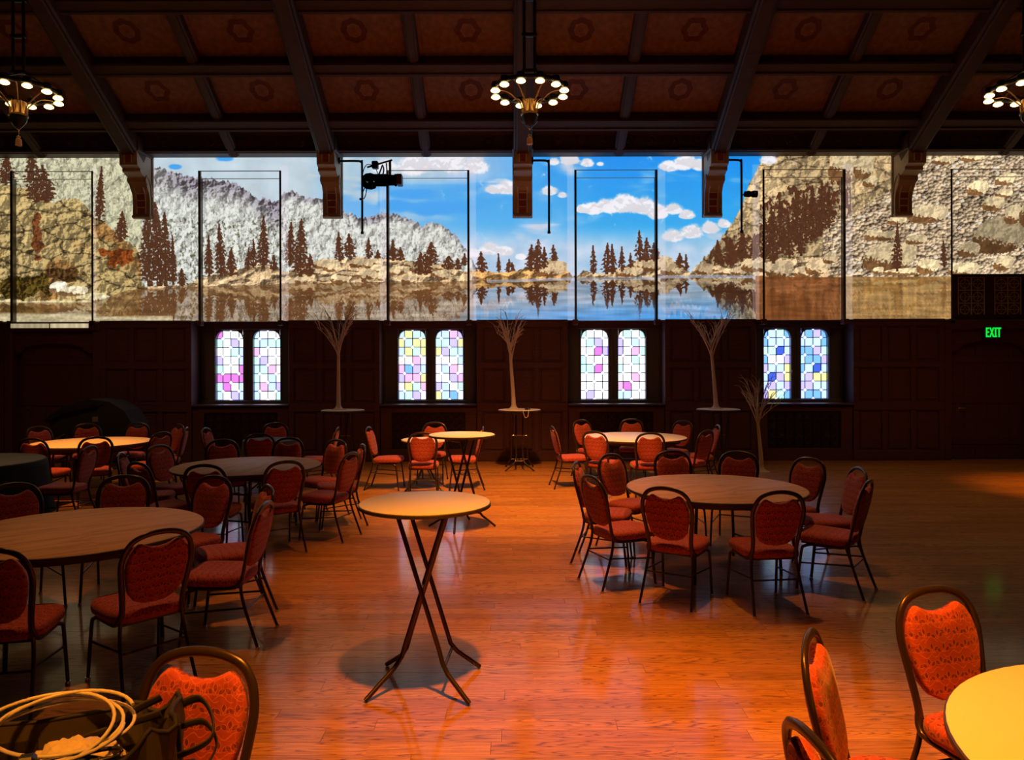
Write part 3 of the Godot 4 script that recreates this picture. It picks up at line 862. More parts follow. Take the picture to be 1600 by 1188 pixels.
func glow_panel(parent: Node3D, x0: float, x1: float, y0: float, y1: float, z: float, label: String) -> void:
	# a stretch of wall whose own glow stands in for the projected picture
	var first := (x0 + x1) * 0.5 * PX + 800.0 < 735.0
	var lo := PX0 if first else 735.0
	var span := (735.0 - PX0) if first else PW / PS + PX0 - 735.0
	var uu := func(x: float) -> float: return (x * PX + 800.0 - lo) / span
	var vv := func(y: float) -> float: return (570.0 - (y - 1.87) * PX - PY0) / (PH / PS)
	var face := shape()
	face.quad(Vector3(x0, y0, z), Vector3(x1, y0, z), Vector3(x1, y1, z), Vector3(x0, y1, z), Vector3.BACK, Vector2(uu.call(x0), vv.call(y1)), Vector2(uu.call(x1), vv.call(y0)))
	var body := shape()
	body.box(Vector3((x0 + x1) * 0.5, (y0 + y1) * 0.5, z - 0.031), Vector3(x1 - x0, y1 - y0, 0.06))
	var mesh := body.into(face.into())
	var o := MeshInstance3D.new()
	o.name = "projection_glow_panel"
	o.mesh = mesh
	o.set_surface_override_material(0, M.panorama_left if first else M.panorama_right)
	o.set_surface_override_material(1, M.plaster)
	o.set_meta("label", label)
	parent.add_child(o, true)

func wainscot(parent: Node3D, a: float, b: float) -> void:
	var w := b - a
	part("pier", shape().box(Vector3((a + b) * 0.5, 1.365, WALL - 0.33), Vector3(w, 2.73, 0.62)), M.dark_panelling, parent)
	var z := WALL - 0.01
	var cols := maxi(2, int(round(w / 0.6)))
	var levels := [0.19, 0.97, 1.14, 1.80, 1.92, 2.60]
	for r in [[0.08, 0.22], [0.97, 0.17], [1.80, 0.12], [2.60, 0.13]]:
		var y0: float = r[0] if r[0] > 0.1 else 0.0
		var h: float = r[1] if r[0] > 0.1 else 0.19
		part("rail", shape().box(Vector3((a + b) * 0.5, y0 + h * 0.5, z), Vector3(w, h, 0.06), 0.008), M.dark_panelling, parent)
	for c in cols + 1:
		var x := lerpf(a + 0.05, b - 0.05, float(c) / cols)
		for r in 3:
			part("stile", shape().box(Vector3(x, (levels[r * 2] + levels[r * 2 + 1]) * 0.5, z - 0.002), Vector3(0.1, levels[r * 2 + 1] - levels[r * 2], 0.05), 0.006), M.dark_panelling, parent)
	for c in cols:
		var x := lerpf(a + 0.05, b - 0.05, (c + 0.5) / cols)
		for r in 3:
			part("wall_panel", shape().box(Vector3(x, (levels[r * 2] + levels[r * 2 + 1]) * 0.5, z - 0.008), Vector3((w - 0.1) / cols - 0.17, levels[r * 2 + 1] - levels[r * 2] - 0.07, 0.03), 0.012), M.dark_panelling, parent)

func lattice(nx: int, ny: int, cell: float, bar: float) -> Shape:
	# squares with a crossed octagon in each, as in the grilles
	var s := shape()
	var w := nx * cell
	var h := ny * cell
	for k in nx + 1:
		s.box(Vector3(k * cell - w * 0.5, 0, 0), Vector3(bar, h, bar))
	for k in ny + 1:
		s.box(Vector3(0, k * cell - h * 0.5, 0), Vector3(w, bar, bar))
	for i in nx:
		for j in ny:
			var c := Vector3((i + 0.5) * cell - w * 0.5, (j + 0.5) * cell - h * 0.5, 0.001)
			var ring := []
			for q in 8:
				var a := TAU * (q + 0.5) / 8
				ring.append(c + Vector3(cos(a), sin(a), 0) * cell * 0.36)
			s.tube(ring, bar * 0.5, -1, 4, 1.0, Vector3.BACK, true)
			var small := []
			for q in 4:
				var a := TAU * q / 4
				small.append(c + Vector3(cos(a), sin(a), 0) * cell * 0.11)
				s.tube([c + Vector3(cos(a), sin(a), 0) * cell * 0.11, c + Vector3(cos(a), sin(a), 0) * cell * 0.5], bar * 0.4, -1, 4)
			s.tube(small, bar * 0.5, -1, 4, 1.0, Vector3.BACK, true)
	return s

func build_back_wall() -> void:
	var wall := setting("wall_back", "dark panelled window wall with a projected lake panorama above the wainscot", "wall")
	var half := 0.94
	# lower wall: piers between the bays
	var edges := [[-13.3, bay(-1) - half]]
	for k in range(-1, 4):
		edges.append([bay(k) + half, bay(k + 1) - half])
	edges.append([bay(4) + half, 13.3])
	for e in edges:
		if e[1] - e[0] > 0.3:
			wainscot(wall, e[0], e[1])
	# upper wall behind the picture and the rest of the height
	part("upper_wall", shape().box(Vector3(0, 4.75, WALL - 0.5), Vector3(26.8, 4.04, 0.4)), M.plaster, wall)
	part("upper_wall", shape().box(Vector3(0, 6.4, WALL - 0.2), Vector3(26.8, 0.84, 0.3)), M.plaster, wall)
	# dark ledge under the picture
	for e in edges:
		if e[1] - e[0] > 0.3:
			part("ledge", shape().box(Vector3((e[0] + e[1]) * 0.5, 2.715, WALL + 0.0), Vector3(e[1] - e[0], 0.05, 0.09), 0.01), M.dark_panelling, wall)
	var rh := 0.805
	var say := "part of the projected panorama of a mountain lake"
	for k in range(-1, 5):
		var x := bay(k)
		glow_panel(wall, x - rh, x + rh, BAND_LOW if k != 4 else 3.60, 5.64, WALL - 0.13, say)
		glow_panel(wall, x - rh, x + rh, 5.64, BAND_TOP, WALL, say)
		glow_panel(wall, x - rh + 0.045, x + rh - 0.045, 5.50, 5.635, WALL - 0.05, say)
		for s in [-1.0, 1.0]:
			part("recess_jamb", shape().box(Vector3(x + s * (rh - 0.022), (BAND_LOW + 5.64) * 0.5, WALL - 0.065), Vector3(0.045, 5.64 - BAND_LOW, 0.12), 0.006), M.jamb_metal, wall)
			part("recess_jamb_foot", shape().box(Vector3(x + s * (rh - 0.01), 2.69, WALL - 0.03), Vector3(0.11, 0.10, 0.16), 0.01), M.dark_panelling, wall)
		if k < 4:
			glow_panel(wall, x + rh, bay(k + 1) - rh, BAND_LOW, BAND_TOP, WALL, say)
		if k > -1 and k < 4:
			part("lintel", shape().box(Vector3(x, 2.655, WALL - 0.42), Vector3(half * 2, 0.15, 0.14), 0.005), M.dark_panelling, wall)
	glow_panel(wall, bay(4) + rh, 11.5, BAND_LOW, BAND_TOP, WALL, say)
	glow_panel(wall, -11.6, bay(-1) - rh, BAND_LOW, BAND_TOP, WALL, say)
	glow_panel(wall, -9.66, -8.92, 2.60, 2.685, WALL + 0.055, "pale strip of projector light on the cornice over the left door")  # glowing panels stand in for projector light spilling onto the cornice
	glow_panel(wall, -8.90, -8.16, 2.60, 2.685, WALL + 0.055, "pale strip of projector light on the cornice over the left door")
	var w := 1
	for k in range(0, 4):
		build_window(w, bay(k), k)
		w += 1
		var x := bay(k)
		part("sill_wall", shape().box(Vector3(x, 0.54, WALL - 0.36), Vector3(half * 2, 1.08, 0.6)), M.dark_panelling, wall)
		part("sill_board", shape().box(Vector3(x, 1.09, WALL - 0.22), Vector3(half * 2 + 0.0, 0.03, 0.56), 0.008), M.dark_panelling, wall)
		part("grille_frame", shape().box(Vector3(x, 1.0, WALL - 0.04), Vector3(half * 2, 0.10, 0.06), 0.008).box(Vector3(x, 0.12, WALL - 0.04), Vector3(half * 2, 0.24, 0.06), 0.008).box(Vector3(x - 0.82, 0.6, WALL - 0.04), Vector3(0.22, 0.72, 0.06), 0.008).box(Vector3(x + 0.82, 0.6, WALL - 0.04), Vector3(0.22, 0.72, 0.06), 0.008), M.dark_panelling, wall)
		var gr := part("radiator_grille", lattice(8, 4, 0.174, 0.016), M.black_iron, wall)
		gr.position = Vector3(x, 0.595, WALL - 0.04)
	build_doors(wall)

func arch_y(t: float) -> float:
	# height of a flattened gothic head over a light, t runs from -1 to 1
	return 2.40 + 0.165 * pow(maxf(0.0, 1.0 - pow(absf(t), 3.2)), 0.55)

func build_window(number: int, x: float, k: int) -> void:
	var which: String = ["leftmost", "second from the left", "third from the left", "rightmost"][k]
	var win := setting("window_%d" % number, "%s pair of leaded pastel glass lights in a black frame" % which, "window", Vector3(x, 0, WALL - 0.44))
	var ow := 0.27
	var f := shape()
	# frame face pieces round both openings, 0.12 deep
	f.box(Vector3(-0.80, 1.87, -0.04), Vector3(0.32, 1.56, 0.12), 0.01)
	f.box(Vector3(0.80, 1.87, -0.04), Vector3(0.32, 1.56, 0.12), 0.01)
	f.box(Vector3(0, 1.87, -0.04), Vector3(0.20, 1.56, 0.12), 0.01)
	f.box(Vector3(0, 1.13, -0.02), Vector3(1.88, 0.09, 0.16), 0.015)
	for s in [-0.37, 0.37]:
		var n := 16
		for q in n:
			var t0 := -1.0 + 2.0 * q / n
			var t1 := -1.0 + 2.0 * (q + 1) / n
			var a := Vector3(s + t0 * ow, arch_y(t0), 0.02)
			var b := Vector3(s + t1 * ow, arch_y(t1), 0.02)
			var up := Vector3(0, 1, 0)
			f.quad(a, b, Vector3(b.x, 2.65, 0.02), Vector3(a.x, 2.65, 0.02), Vector3.BACK)
			f.quad(a, b, b - Vector3(0, 0, 0.12), a - Vector3(0, 0, 0.12), -up)
	part("frame", f, M.black_stone, win)
	for s in [-0.90, -0.66, 0.66, 0.90, -0.02, 0.02]:
		part("moulding", shape().tube([Vector3(s, 1.17, 0.025), Vector3(s, 2.6, 0.025)], 0.016, -1, 6), M.black_stone, win)
	var rng := RandomNumberGenerator.new()
	rng.seed = 100 + k
	var palettes := [
		["white", "white", "white", "mint", "pale_blue", "lilac", "pink", "magenta", "white", "white", "white", "mint"],
		["white", "white", "pale_blue", "pale_blue", "lilac", "lilac", "pink", "sky", "white", "yellow", "mint", "white"],
		["white", "white", "white", "white", "pink", "magenta", "lilac", "pale_blue", "mint", "white", "white", "white", "mint", "white", "white", "teal"],
		["pale_blue", "pale_blue", "sky", "lilac", "lilac", "mint", "yellow", "pale_blue", "sky", "white", "blue", "pale_blue"]]
	var xs := [-0.27, -0.162, 0.0, 0.162, 0.27]
	var rows := 8
	var y0 := 1.175
	var dy := (2.575 - y0) / rows
	var small := shape().box(Vector3.ZERO, Vector3(0.108 - 0.006, dy - 0.006, 0.006)).into()
	var large := shape().box(Vector3.ZERO, Vector3(0.162 - 0.006, dy - 0.006, 0.006)).into()
	var gem := PackedVector2Array([Vector2(0.034, 0), Vector2(0, 0.034), Vector2(-0.034, 0), Vector2(0, -0.034)])
	var gem_mesh := shape().prism(gem, -0.003, 0.006).into()
	for s in [-0.37, 0.37]:
		var lead := shape()
		for c in [1, 2, 3]:
			lead.box(Vector3(xs[c], (y0 + 2.55) * 0.5, 0.0), Vector3(0.016, 2.55 - y0, 0.014))
		for r in range(0, rows + 1):
			lead.box(Vector3(0, minf(y0 + r * dy, 2.56), 0.0), Vector3(0.54, 0.016, 0.014))
		var spots := []
		for r in range(0, rows + 1):
			var y := y0 + r * dy
			if r % 2 == 1:
				spots.append(Vector2(xs[1], y)); spots.append(Vector2(xs[3], y))
			else:
				spots.append(Vector2(0, y))
		for p in spots:
			var o := PackedVector2Array()
			for q in gem: o.append(q * 1.32 + p)
			lead.prism(o, -0.004, 0.008)
		var sash := part("sash", lead, M.lead, win)
		sash.position = Vector3(s, 0, -0.075)
		for r in rows:
			for c in 4:
				var col: String = palettes[k][rng.randi() % palettes[k].size()]
				var p := part("pane", large if c == 1 or c == 2 else small, M["window_glass_" + col], sash)
				p.position = Vector3((xs[c] + xs[c + 1]) * 0.5, y0 + (r + 0.5) * dy, 0.0)
		for p in spots:
			var o := part("diamond_pane", gem_mesh, M.window_glass_white, sash)
			o.position = Vector3(p.x, p.y, 0.004)
	part("latch", shape().box(Vector3(-0.085, 1.72, 0.03), Vector3(0.012, 0.07, 0.02), 0.003), M.steel, win)
	part("backing", shape().box(Vector3(0, 1.87, -0.14), Vector3(1.9, 1.6, 0.05)), M.black_stone, win)

func build_doors(wall: Node3D) -> void:
	for q in [[-1, "door_2", "dark arched wooden door in the left corner under the cliff picture"], [4, "door_1", "dark arched wooden door below the green exit sign"]]:
		var x := bay(q[0])
		part("bay_wall", shape().box(Vector3(x, 1.365, WALL - 0.42), Vector3(1.88, 2.73, 0.34)), M.dark_panelling, wall)
		part("door_surround", shape().box(Vector3(x - 0.86, 1.3, WALL - 0.12), Vector3(0.16, 2.6, 0.26), 0.02).box(Vector3(x + 0.86, 1.3, WALL - 0.12), Vector3(0.16, 2.6, 0.26), 0.02).box(Vector3(x, 2.63, WALL - 0.10), Vector3(1.88, 0.18, 0.30), 0.02), M.dark_panelling, wall)
		var head := PackedVector2Array()
		head.append(Vector2(-0.78, 2.56)); head.append(Vector2(-0.78, 2.12))
		for k in 13:
			var t := -1.0 + k / 6.0
			head.append(Vector2(t * 0.66, 2.12 + 0.18 * pow(maxf(0.0, 1.0 - pow(absf(t), 2.6)), 0.6)))
		head.append(Vector2(0.78, 2.12)); head.append(Vector2(0.78, 2.56))
		var hd := part("door_head", shape().prism(head, -0.06, 0.06), M.dark_panelling, wall)
		hd.position = Vector3(x, 0, WALL - 0.12)
		var door := setting(q[1], q[2], "door", Vector3(x, 0, WALL - 0.2))
		for k in 6:
			part("door_board", shape().box(Vector3(-0.575 + k * 0.23, 1.16, 0), Vector3(0.226, 2.28, 0.05), 0.008), M.dark_panelling, door)
		for y in [0.35, 1.15, 1.95]:
			part("door_rail", shape().box(Vector3(0, y, 0.03), Vector3(1.38, 0.12, 0.03), 0.006), M.dark_panelling, door)
		part("door_handle", shape().tube([Vector3(-0.58, 1.0, 0.04), Vector3(-0.58, 1.0, 0.09), Vector3(-0.46, 1.0, 0.09)], 0.011, -1, 6), M.steel, door)
		part("push_plate", shape().box(Vector3(-0.58, 1.0, 0.03), Vector3(0.06, 0.24, 0.012), 0.003), M.brass, door)
		part("threshold", shape().box(Vector3(0, 0.012, 0.08), Vector3(1.38, 0.024, 0.12), 0.005), M.steel, door)
	# pierced grille above the right door
	var x := bay(4)
	part("grille_box", shape().box(Vector3(x, 3.16, WALL - 0.20), Vector3(1.61, 0.88, 0.05)), M.black_stone, wall)
	part("grille_frame", shape().box(Vector3(x, 2.77, WALL - 0.10), Vector3(1.56, 0.09, 0.10), 0.01).box(Vector3(x, 3.58, WALL - 0.10), Vector3(1.56, 0.06, 0.10), 0.01).box(Vector3(x - 0.72, 3.17, WALL - 0.10), Vector3(0.14, 0.78, 0.10), 0.01).box(Vector3(x + 0.72, 3.17, WALL - 0.10), Vector3(0.14, 0.78, 0.10), 0.01).box(Vector3(x, 3.17, WALL - 0.10), Vector3(0.13, 0.78, 0.10), 0.01), M.beam_oak, wall)
	for s in [-0.355, 0.355]:
		var g := part("pierced_grille", lattice(2, 3, 0.252, 0.014), M.grille_metal, wall)
		g.position = Vector3(x + s, 3.17, WALL - 0.09)
	# exit sign
	var sign_x := 9.27
	var t := thing("exit_sign", "green glowing EXIT sign over the right-hand door", "sign", Vector3(sign_x, 2.345, WALL + 0.05))
	part("housing", shape().box(Vector3(0, 0.12, -0.02), Vector3(0.36, 0.25, 0.05), 0.008), M.sign_black, t)
	part("edge_strip", shape().box(Vector3(0.175, 0.12, 0.008), Vector3(0.012, 0.23, 0.012)), M.steel, t)
	part("edge_strip", shape().box(Vector3(-0.175, 0.12, 0.008), Vector3(0.012, 0.23, 0.012)), M.steel, t)
	var tm := TextMesh.new()
	tm.text = "EXIT"
	var font := SystemFont.new()
	font.font_names = PackedStringArray(["Droid Sans"])
	font.font_weight = 700
	tm.font = font
	tm.font_size = 64
	tm.pixel_size = 0.0036
	tm.depth = 0.012
	var letters := MeshInstance3D.new()
	letters.name = "sign_letters"
	letters.mesh = tm
	letters.material_override = M.exit_green
	t.add_child(letters)
	letters.position = Vector3(0, 0.12, 0.014)
	letters.scale = Vector3(0.62, 1.12, 1)

func build_shell() -> void:
	# side and rear walls stand outside the picture and close the room
	for q in [["wall_left", -13.3, "dark panelled left end wall of the hall"], ["wall_right", 13.3, "dark panelled right end wall of the hall"]]:
		var s := setting(q[0], q[2], "wall")
		part("wall_face", shape().box(Vector3(q[1] + signf(q[1]) * 0.15, 5.4, -5.7), Vector3(0.3, 11.2, 18.6)), M.dark_panelling, s)
	var r := setting("wall_front", "dark panelled wall behind the camera", "wall")
	part("wall_face", shape().box(Vector3(0, 3.3, 3.25), Vector3(26.8, 6.8, 0.3)), M.dark_panelling, r)

func slope(x: float, u: float, lift: float, far := true) -> Vector3:
	# a point of the roof: u metres in from the eaves, lift metres below the boards (square to them)
	var p := Vector3(x, 6.0 + 0.577 * u, -14.1 + u) if far else Vector3(x, 6.0 + 0.577 * u, 2.7 - u)
	return p + Vector3(0, -0.866, 0.5 if far else -0.5) * lift

func build_ceiling() -> void:
	var ce := setting("ceiling", "sloping dark timber ceiling with painted boards between rafters", "ceiling")
	var top := 8.42
	var lines := []
	for k in range(-4, 5):
		lines.append(corbel_x(k))
		if k < 4: lines.append(corbel_x(k) + 1.83)
	lines.push_front(-13.3)
	lines.append(13.3)
	lines.sort()
	var us := [0.0, 0.66, 1.69, 2.69, 3.7, 4.6, 5.6, 6.6, 7.6, top]
	# outer skin
	for far in [true, false]:
		var s := shape()
		var a := slope(-13.4, -0.6, -0.10, far)
		var b := slope(13.4, -0.6, -0.10, far)
		var c := slope(13.4, top + 0.1, -0.10, far)
		var d := slope(-13.4, top + 0.1, -0.10, far)
		var up := Vector3(0, 0.866, -0.5 if far else 0.5) * 0.12
		s.quad(a, b, c, d, -up); s.quad(a + up, b + up, c + up, d + up, up)
		s.quad(a, b, b + up, a + up, Vector3(0, 0, -1)); s.quad(d, c, c + up, d + up, Vector3(0, 0, 1))
		part("roof_deck", s, M.beam_oak, ce)
	# painted boards on the slope in view, each framed by rafters and purlins
	var count := 0
	for r in range(1, 4):
		for c in lines.size() - 1:
			var x0: float = lines[c] + 0.06
			var x1: float = lines[c + 1] - 0.06
			if x1 < -10.5 or x0 > 10.5 or x1 - x0 < 0.5: continue
			var s := shape()
			var a := slope(x0, us[r], 0.0)
			var b := slope(x1, us[r], 0.0)
			var cc := slope(x1, us[r + 1], 0.0)
			var d := slope(x0, us[r + 1], 0.0)
			var nn := Vector3(0, -0.866, 0.5)
			s.quad(a, b, cc, d, nn)
			for e in [[a, b], [b, cc], [cc, d], [d, a]]:
				s.quad(e[0], e[1], e[1] - nn * 0.03, e[0] - nn * 0.03, ((e[0] + e[1]) * 0.5 - (a + cc) * 0.5).normalized())
			part("ceiling_board", s, M["ceiling_board_%d" % ((count * 7 + r) % 2)], ce)
			count += 1
	for far in [true, false]:
		for r in range(4 if far else 0, us.size() - 1):
			var s := shape()
			s.quad(slope(-13.3, us[r], 0.0, far), slope(13.3, us[r], 0.0, far), slope(13.3, us[r + 1], 0.0, far), slope(-13.3, us[r + 1], 0.0, far), Vector3(0, -0.866, 0.5 if far else -0.5))
			part("ceiling_lining", s, M.ceiling_board_0, ce)
		var turn := Basis(Vector3.RIGHT, -PI / 6.0) if far else Basis(Vector3.RIGHT, PI / 6.0)
		for r in range(1, us.size()):
			var s := shape()
			s.xf = Transform3D(turn, slope(0, us[r], 0.10, far))
			s.box(Vector3.ZERO, Vector3(26.6, 0.22, 0.20), 0.02)
			s.box(Vector3(0, -0.10, -0.11), Vector3(26.6, 0.06, 0.06), 0.01)
			part("purlin", s, M.beam_oak, ce)
		for k in range(-3, 4):
			var length := (top + 0.2) / 0.866
			var s := shape()
			s.xf = Transform3D(turn, slope(corbel_x(k), top * 0.5 + 0.05, 0.18, far))
			s.box(Vector3.ZERO, Vector3(0.34, 0.34, length), 0.03)
			s.box(Vector3(0, -0.16, 0), Vector3(0.24, 0.10, length), 0.02)
			part("main_rafter", s, M.beam_oak, ce)
			if k < 3:
				s = shape()
				s.xf = Transform3D(turn, slope(corbel_x(k) + 1.83, top * 0.5 + 0.05, 0.07, far))
				s.box(Vector3.ZERO, Vector3(0.20, 0.17, length), 0.02)
				s.box(Vector3(0, -0.08, 0), Vector3(0.12, 0.05, length), 0.01)
				part("rafter", s, M.beam_oak, ce)
	part("ridge_beam", shape().box(slope(0, top, 0.2) + Vector3(0, -0.1, 0.0), Vector3(26.6, 0.5, 0.36), 0.03), M.beam_oak, ce)
	# carved frieze along the head of the wall
	var fr := setting("trim_1", "heavy dark oak frieze beam along the top of the panorama", "beam")
	part("beam", shape().box(Vector3(0, 6.11, -14.12), Vector3(26.6, 0.46, 0.34), 0.03), M.beam_oak, fr)
	part("beam_moulding", shape().box(Vector3(0, 6.33, -14.02), Vector3(26.6, 0.09, 0.42), 0.03), M.beam_oak, fr)
	part("beam_moulding", shape().box(Vector3(0, 5.92, -13.94), Vector3(26.6, 0.05, 0.06), 0.015), M.beam_oak, fr)
	for k in range(-23, 24):
		var x := k * 0.44
		part("carved_boss", shape().lathe(Vector3.ZERO, [Vector2(0.0, 0.025), Vector2(0.05, 0.02), Vector2(0.07, 0.008), Vector2(0.10, 0.018), Vector2(0.115, 0.0)], 12), M.beam_oak, fr).transform = Transform3D(Basis(Vector3.RIGHT, PI / 2), Vector3(x, 6.10, -13.952))

# ------------------------------------------------------------------ furniture
func smooth(pts: Array, steps := 5) -> Array:
	var out := []
	for k in pts.size() - 1:
		var a: Vector3 = pts[maxi(k - 1, 0)]
		var b: Vector3 = pts[k]
		var c: Vector3 = pts[k + 1]
		var d: Vector3 = pts[mini(k + 2, pts.size() - 1)]
		for s in steps:
			out.append(b.cubic_interpolate(c, a, d, float(s) / steps))
	out.append(pts[pts.size() - 1])
	return out

func lean(y: float) -> float:
	return -0.185 - (y - 0.45) * 0.23

func make_chair(label: String) -> Node3D:
	var t := thing("banquet_chair", label, "chair")
	# cushion with rounded corners
	var o := PackedVector2Array()
	for k in 40:
		var a := TAU * k / 40
		var c := cos(a)
		var s := sin(a)
		var w := 0.215 - 0.018 * clampf(-s, 0.0, 1.0)
		o.append(Vector2(signf(c) * pow(absf(c), 0.42) * w, signf(s) * pow(absf(s), 0.42) * 0.215 + 0.02))
	part("seat", shape().cushion(o, Vector2(0, 0.02), [Vector2(0.9, 0.0), Vector2(0.98, 0.008), Vector2(1.0, 0.025), Vector2(1.0, 0.045), Vector2(0.975, 0.062), Vector2(0.90, 0.073), Vector2(0.6, 0.082)], func(p: Vector3) -> Vector3: return Vector3(p.x, 0.405 + p.z + 0.02 * clampf(p.y, -0.2, 0.2), p.y)), M.red_fabric, t)
	part("seat_pan", shape().box(Vector3(0, 0.40, 0.01), Vector3(0.34, 0.02, 0.36), 0.004), M.black_plastic, t)
	# padded back, dipped at the top to leave a hand hole
	var half := [Vector2(0.0, 0.505), Vector2(0.065, 0.511), Vector2(0.115, 0.535), Vector2(0.148, 0.580), Vector2(0.166, 0.650), Vector2(0.176, 0.720), Vector2(0.174, 0.770), Vector2(0.160, 0.815), Vector2(0.136, 0.852), Vector2(0.115, 0.868), Vector2(0.098, 0.868), Vector2(0.075, 0.856), Vector2(0.045, 0.844), Vector2(0.0, 0.838)]
	var b := PackedVector2Array()
	for p in half: b.append(p)
	for k in range(half.size() - 2, 0, -1): b.append(Vector2(-half[k].x, half[k].y))
	part("backrest", shape().cushion(b, Vector2(0, 0.69), [Vector2(0.55, -0.026), Vector2(0.9, -0.024), Vector2(0.98, -0.016), Vector2(1.0, 0.0), Vector2(0.985, 0.018), Vector2(0.93, 0.03), Vector2(0.55, 0.038)], func(p: Vector3) -> Vector3: return Vector3(p.x, p.y, lean(p.y) + p.z)), M.red_fabric, t)
	var arch := []
	for p in [[0.170, 0.45], [0.172, 0.52], [0.182, 0.60], [0.193, 0.68], [0.199, 0.74], [0.195, 0.79], [0.178, 0.845], [0.140, 0.890], [0.075, 0.915], [0.0, 0.922]]:
		arch.append(Vector3(p[0], p[1], lean(p[1])))
	for k in range(arch.size() - 2, -1, -1):
		arch.append(Vector3(-arch[k].x, arch[k].y, arch[k].z))
	part("back_frame", shape().tube(smooth(arch, 3), 0.017, -1, 8, 0.72, Vector3.BACK), M.brown_steel, t)
	for s in [-1.0, 1.0]:
		var rear := part("leg", shape().tube(smooth([Vector3(s * 0.170, 0.46, -0.187), Vector3(s * 0.175, 0.40, -0.180), Vector3(s * 0.185, 0.28, -0.205), Vector3(s * 0.205, 0.012, -0.30)], 4), 0.0125, 0.0105, 8), M.brown_steel, t)
		part("foot_glide", shape().lathe(Vector3(s * 0.205, 0.0, -0.301), [Vector2(0.0, 0.018), Vector2(0.014, 0.018), Vector2(0.016, 0.0), Vector2(0.0, 0.0)], 8), M.chrome, rear)
		var front := part("leg", shape().tube(smooth([Vector3(s * 0.190, 0.395, 0.10), Vector3(s * 0.194, 0.375, 0.155), Vector3(s * 0.197, 0.33, 0.178), Vector3(s * 0.205, 0.012, 0.215)], 5), 0.0125, 0.0105, 8), M.brown_steel, t)
		part("foot_glide", shape().lathe(Vector3(s * 0.205, 0.0, 0.216), [Vector2(0.0, 0.018), Vector2(0.014, 0.018), Vector2(0.016, 0.0), Vector2(0.0, 0.0)], 8), M.chrome, front)
		part("seat_rail", shape().tube(smooth([Vector3(s * 0.172, 0.475, -0.192), Vector3(s * 0.186, 0.425, -0.175), Vector3(s * 0.190, 0.398, -0.12), Vector3(s * 0.190, 0.395, 0.10)], 4), 0.0125, -1, 8), M.brown_steel, t)
		part("stretcher", shape().tube([Vector3(s * 0.187, 0.265, -0.208), Vector3(s * 0.198, 0.235, 0.188)], 0.007, -1, 6), M.brown_steel, t)
	part("stretcher", shape().tube([Vector3(-0.19, 0.25, -0.21), Vector3(0.19, 0.25, -0.21)], 0.007, -1, 6), M.brown_steel, t)
	return t

func make_round_table(label: String, top: Material, at: Vector3, turn: float) -> Node3D:
	var t := thing("round_table", label, "table", at, turn)
	part("tabletop", shape().lathe(Vector3.ZERO, [Vector2(0.0, 0.75), Vector2(0.788, 0.75), Vector2(0.795, 0.747), Vector2(0.795, 0.728), Vector2(0.0, 0.722)], 72), top, t)
	part("edge_band", shape().lathe(Vector3.ZERO, [Vector2(0.794, 0.747), Vector2(0.801, 0.743), Vector2(0.801, 0.725), Vector2(0.79, 0.72)], 72), M.edge_band, t)
	part("apron", shape().lathe(Vector3.ZERO, [Vector2(0.70, 0.722), Vector2(0.70, 0.672), Vector2(0.68, 0.672), Vector2(0.68, 0.722)], 48), M.edge_band, t)
	for s in [-1.0, 1.0]:
		for q in [-1.0, 1.0]:
			part("leg", shape().tube(smooth([Vector3(s * 0.40, 0.71, q * 0.30), Vector3(s * 0.41, 0.60, q * 0.31), Vector3(s * 0.44, 0.25, q * 0.33), Vector3(s * 0.45, 0.0, q * 0.34)], 3), 0.014, -1, 8), M.table_steel, t)
		part("cross_bar", shape().tube([Vector3(s * 0.44, 0.22, -0.33), Vector3(s * 0.44, 0.22, 0.33)], 0.010, -1, 6), M.table_steel, t)
		part("folding_brace", shape().tube([Vector3(s * 0.42, 0.50, 0.0), Vector3(s * 0.12, 0.70, 0.0)], 0.009, -1, 6), M.table_steel, t)
		part("cross_bar", shape().tube([Vector3(s * 0.42, 0.50, -0.315), Vector3(s * 0.42, 0.50, 0.315)], 0.010, -1, 6), M.table_steel, t)
	return t

func make_cocktail(label: String, at: Vector3, turn: float) -> Node3D:
	var t := thing("cocktail_table", label, "table", at, turn, "tall cocktail tables")
	part("tabletop", shape().lathe(Vector3.ZERO, [Vector2(0.0, 1.07), Vector2(0.372, 1.07), Vector2(0.379, 1.067), Vector2(0.379, 1.050), Vector2(0.0, 1.046)], 56), M.cream_laminate, t)
	part("edge_band", shape().lathe(Vector3.ZERO, [Vector2(0.378, 1.067), Vector2(0.384, 1.062), Vector2(0.384, 1.046), Vector2(0.37, 1.042)], 56), M.edge_band, t)
	# two crossing frames; each bar kicks out into a foot
	for f in [[-1.0, 0.145], [1.0, 0.06]]:
		var s: float = f[0]
		var z: float = f[1]
		for q in [-1.0, 1.0]:
			var pts := [Vector3(s * 0.135, 1.045, q * z), Vector3(s * 0.125, 1.0, q * z), Vector3(-s * 0.105, 0.26, q * z), Vector3(-s * 0.125, 0.19, q * (z + 0.006)), Vector3(-s * 0.16, 0.135, q * (z + 0.03)), Vector3(-s * 0.29, 0.012, q * (0.25))]
			part("leg", shape().tube(pts, 0.0135, -1, 8), M.brown_steel, t)
		part("cross_bar", shape().tube([Vector3(-s * 0.135, 0.165, -z - 0.02), Vector3(-s * 0.135, 0.165, z + 0.02)], 0.009, -1, 6), M.brown_steel, t)
		part("cross_bar", shape().tube([Vector3(s * 0.125, 1.0, -z), Vector3(s * 0.125, 1.0, z)], 0.009, -1, 6), M.brown_steel, t)
	part("pivot", shape().tube([Vector3(0, 0.607, -0.15), Vector3(0, 0.607, 0.15)], 0.008, -1, 6), M.steel, t)
	return t

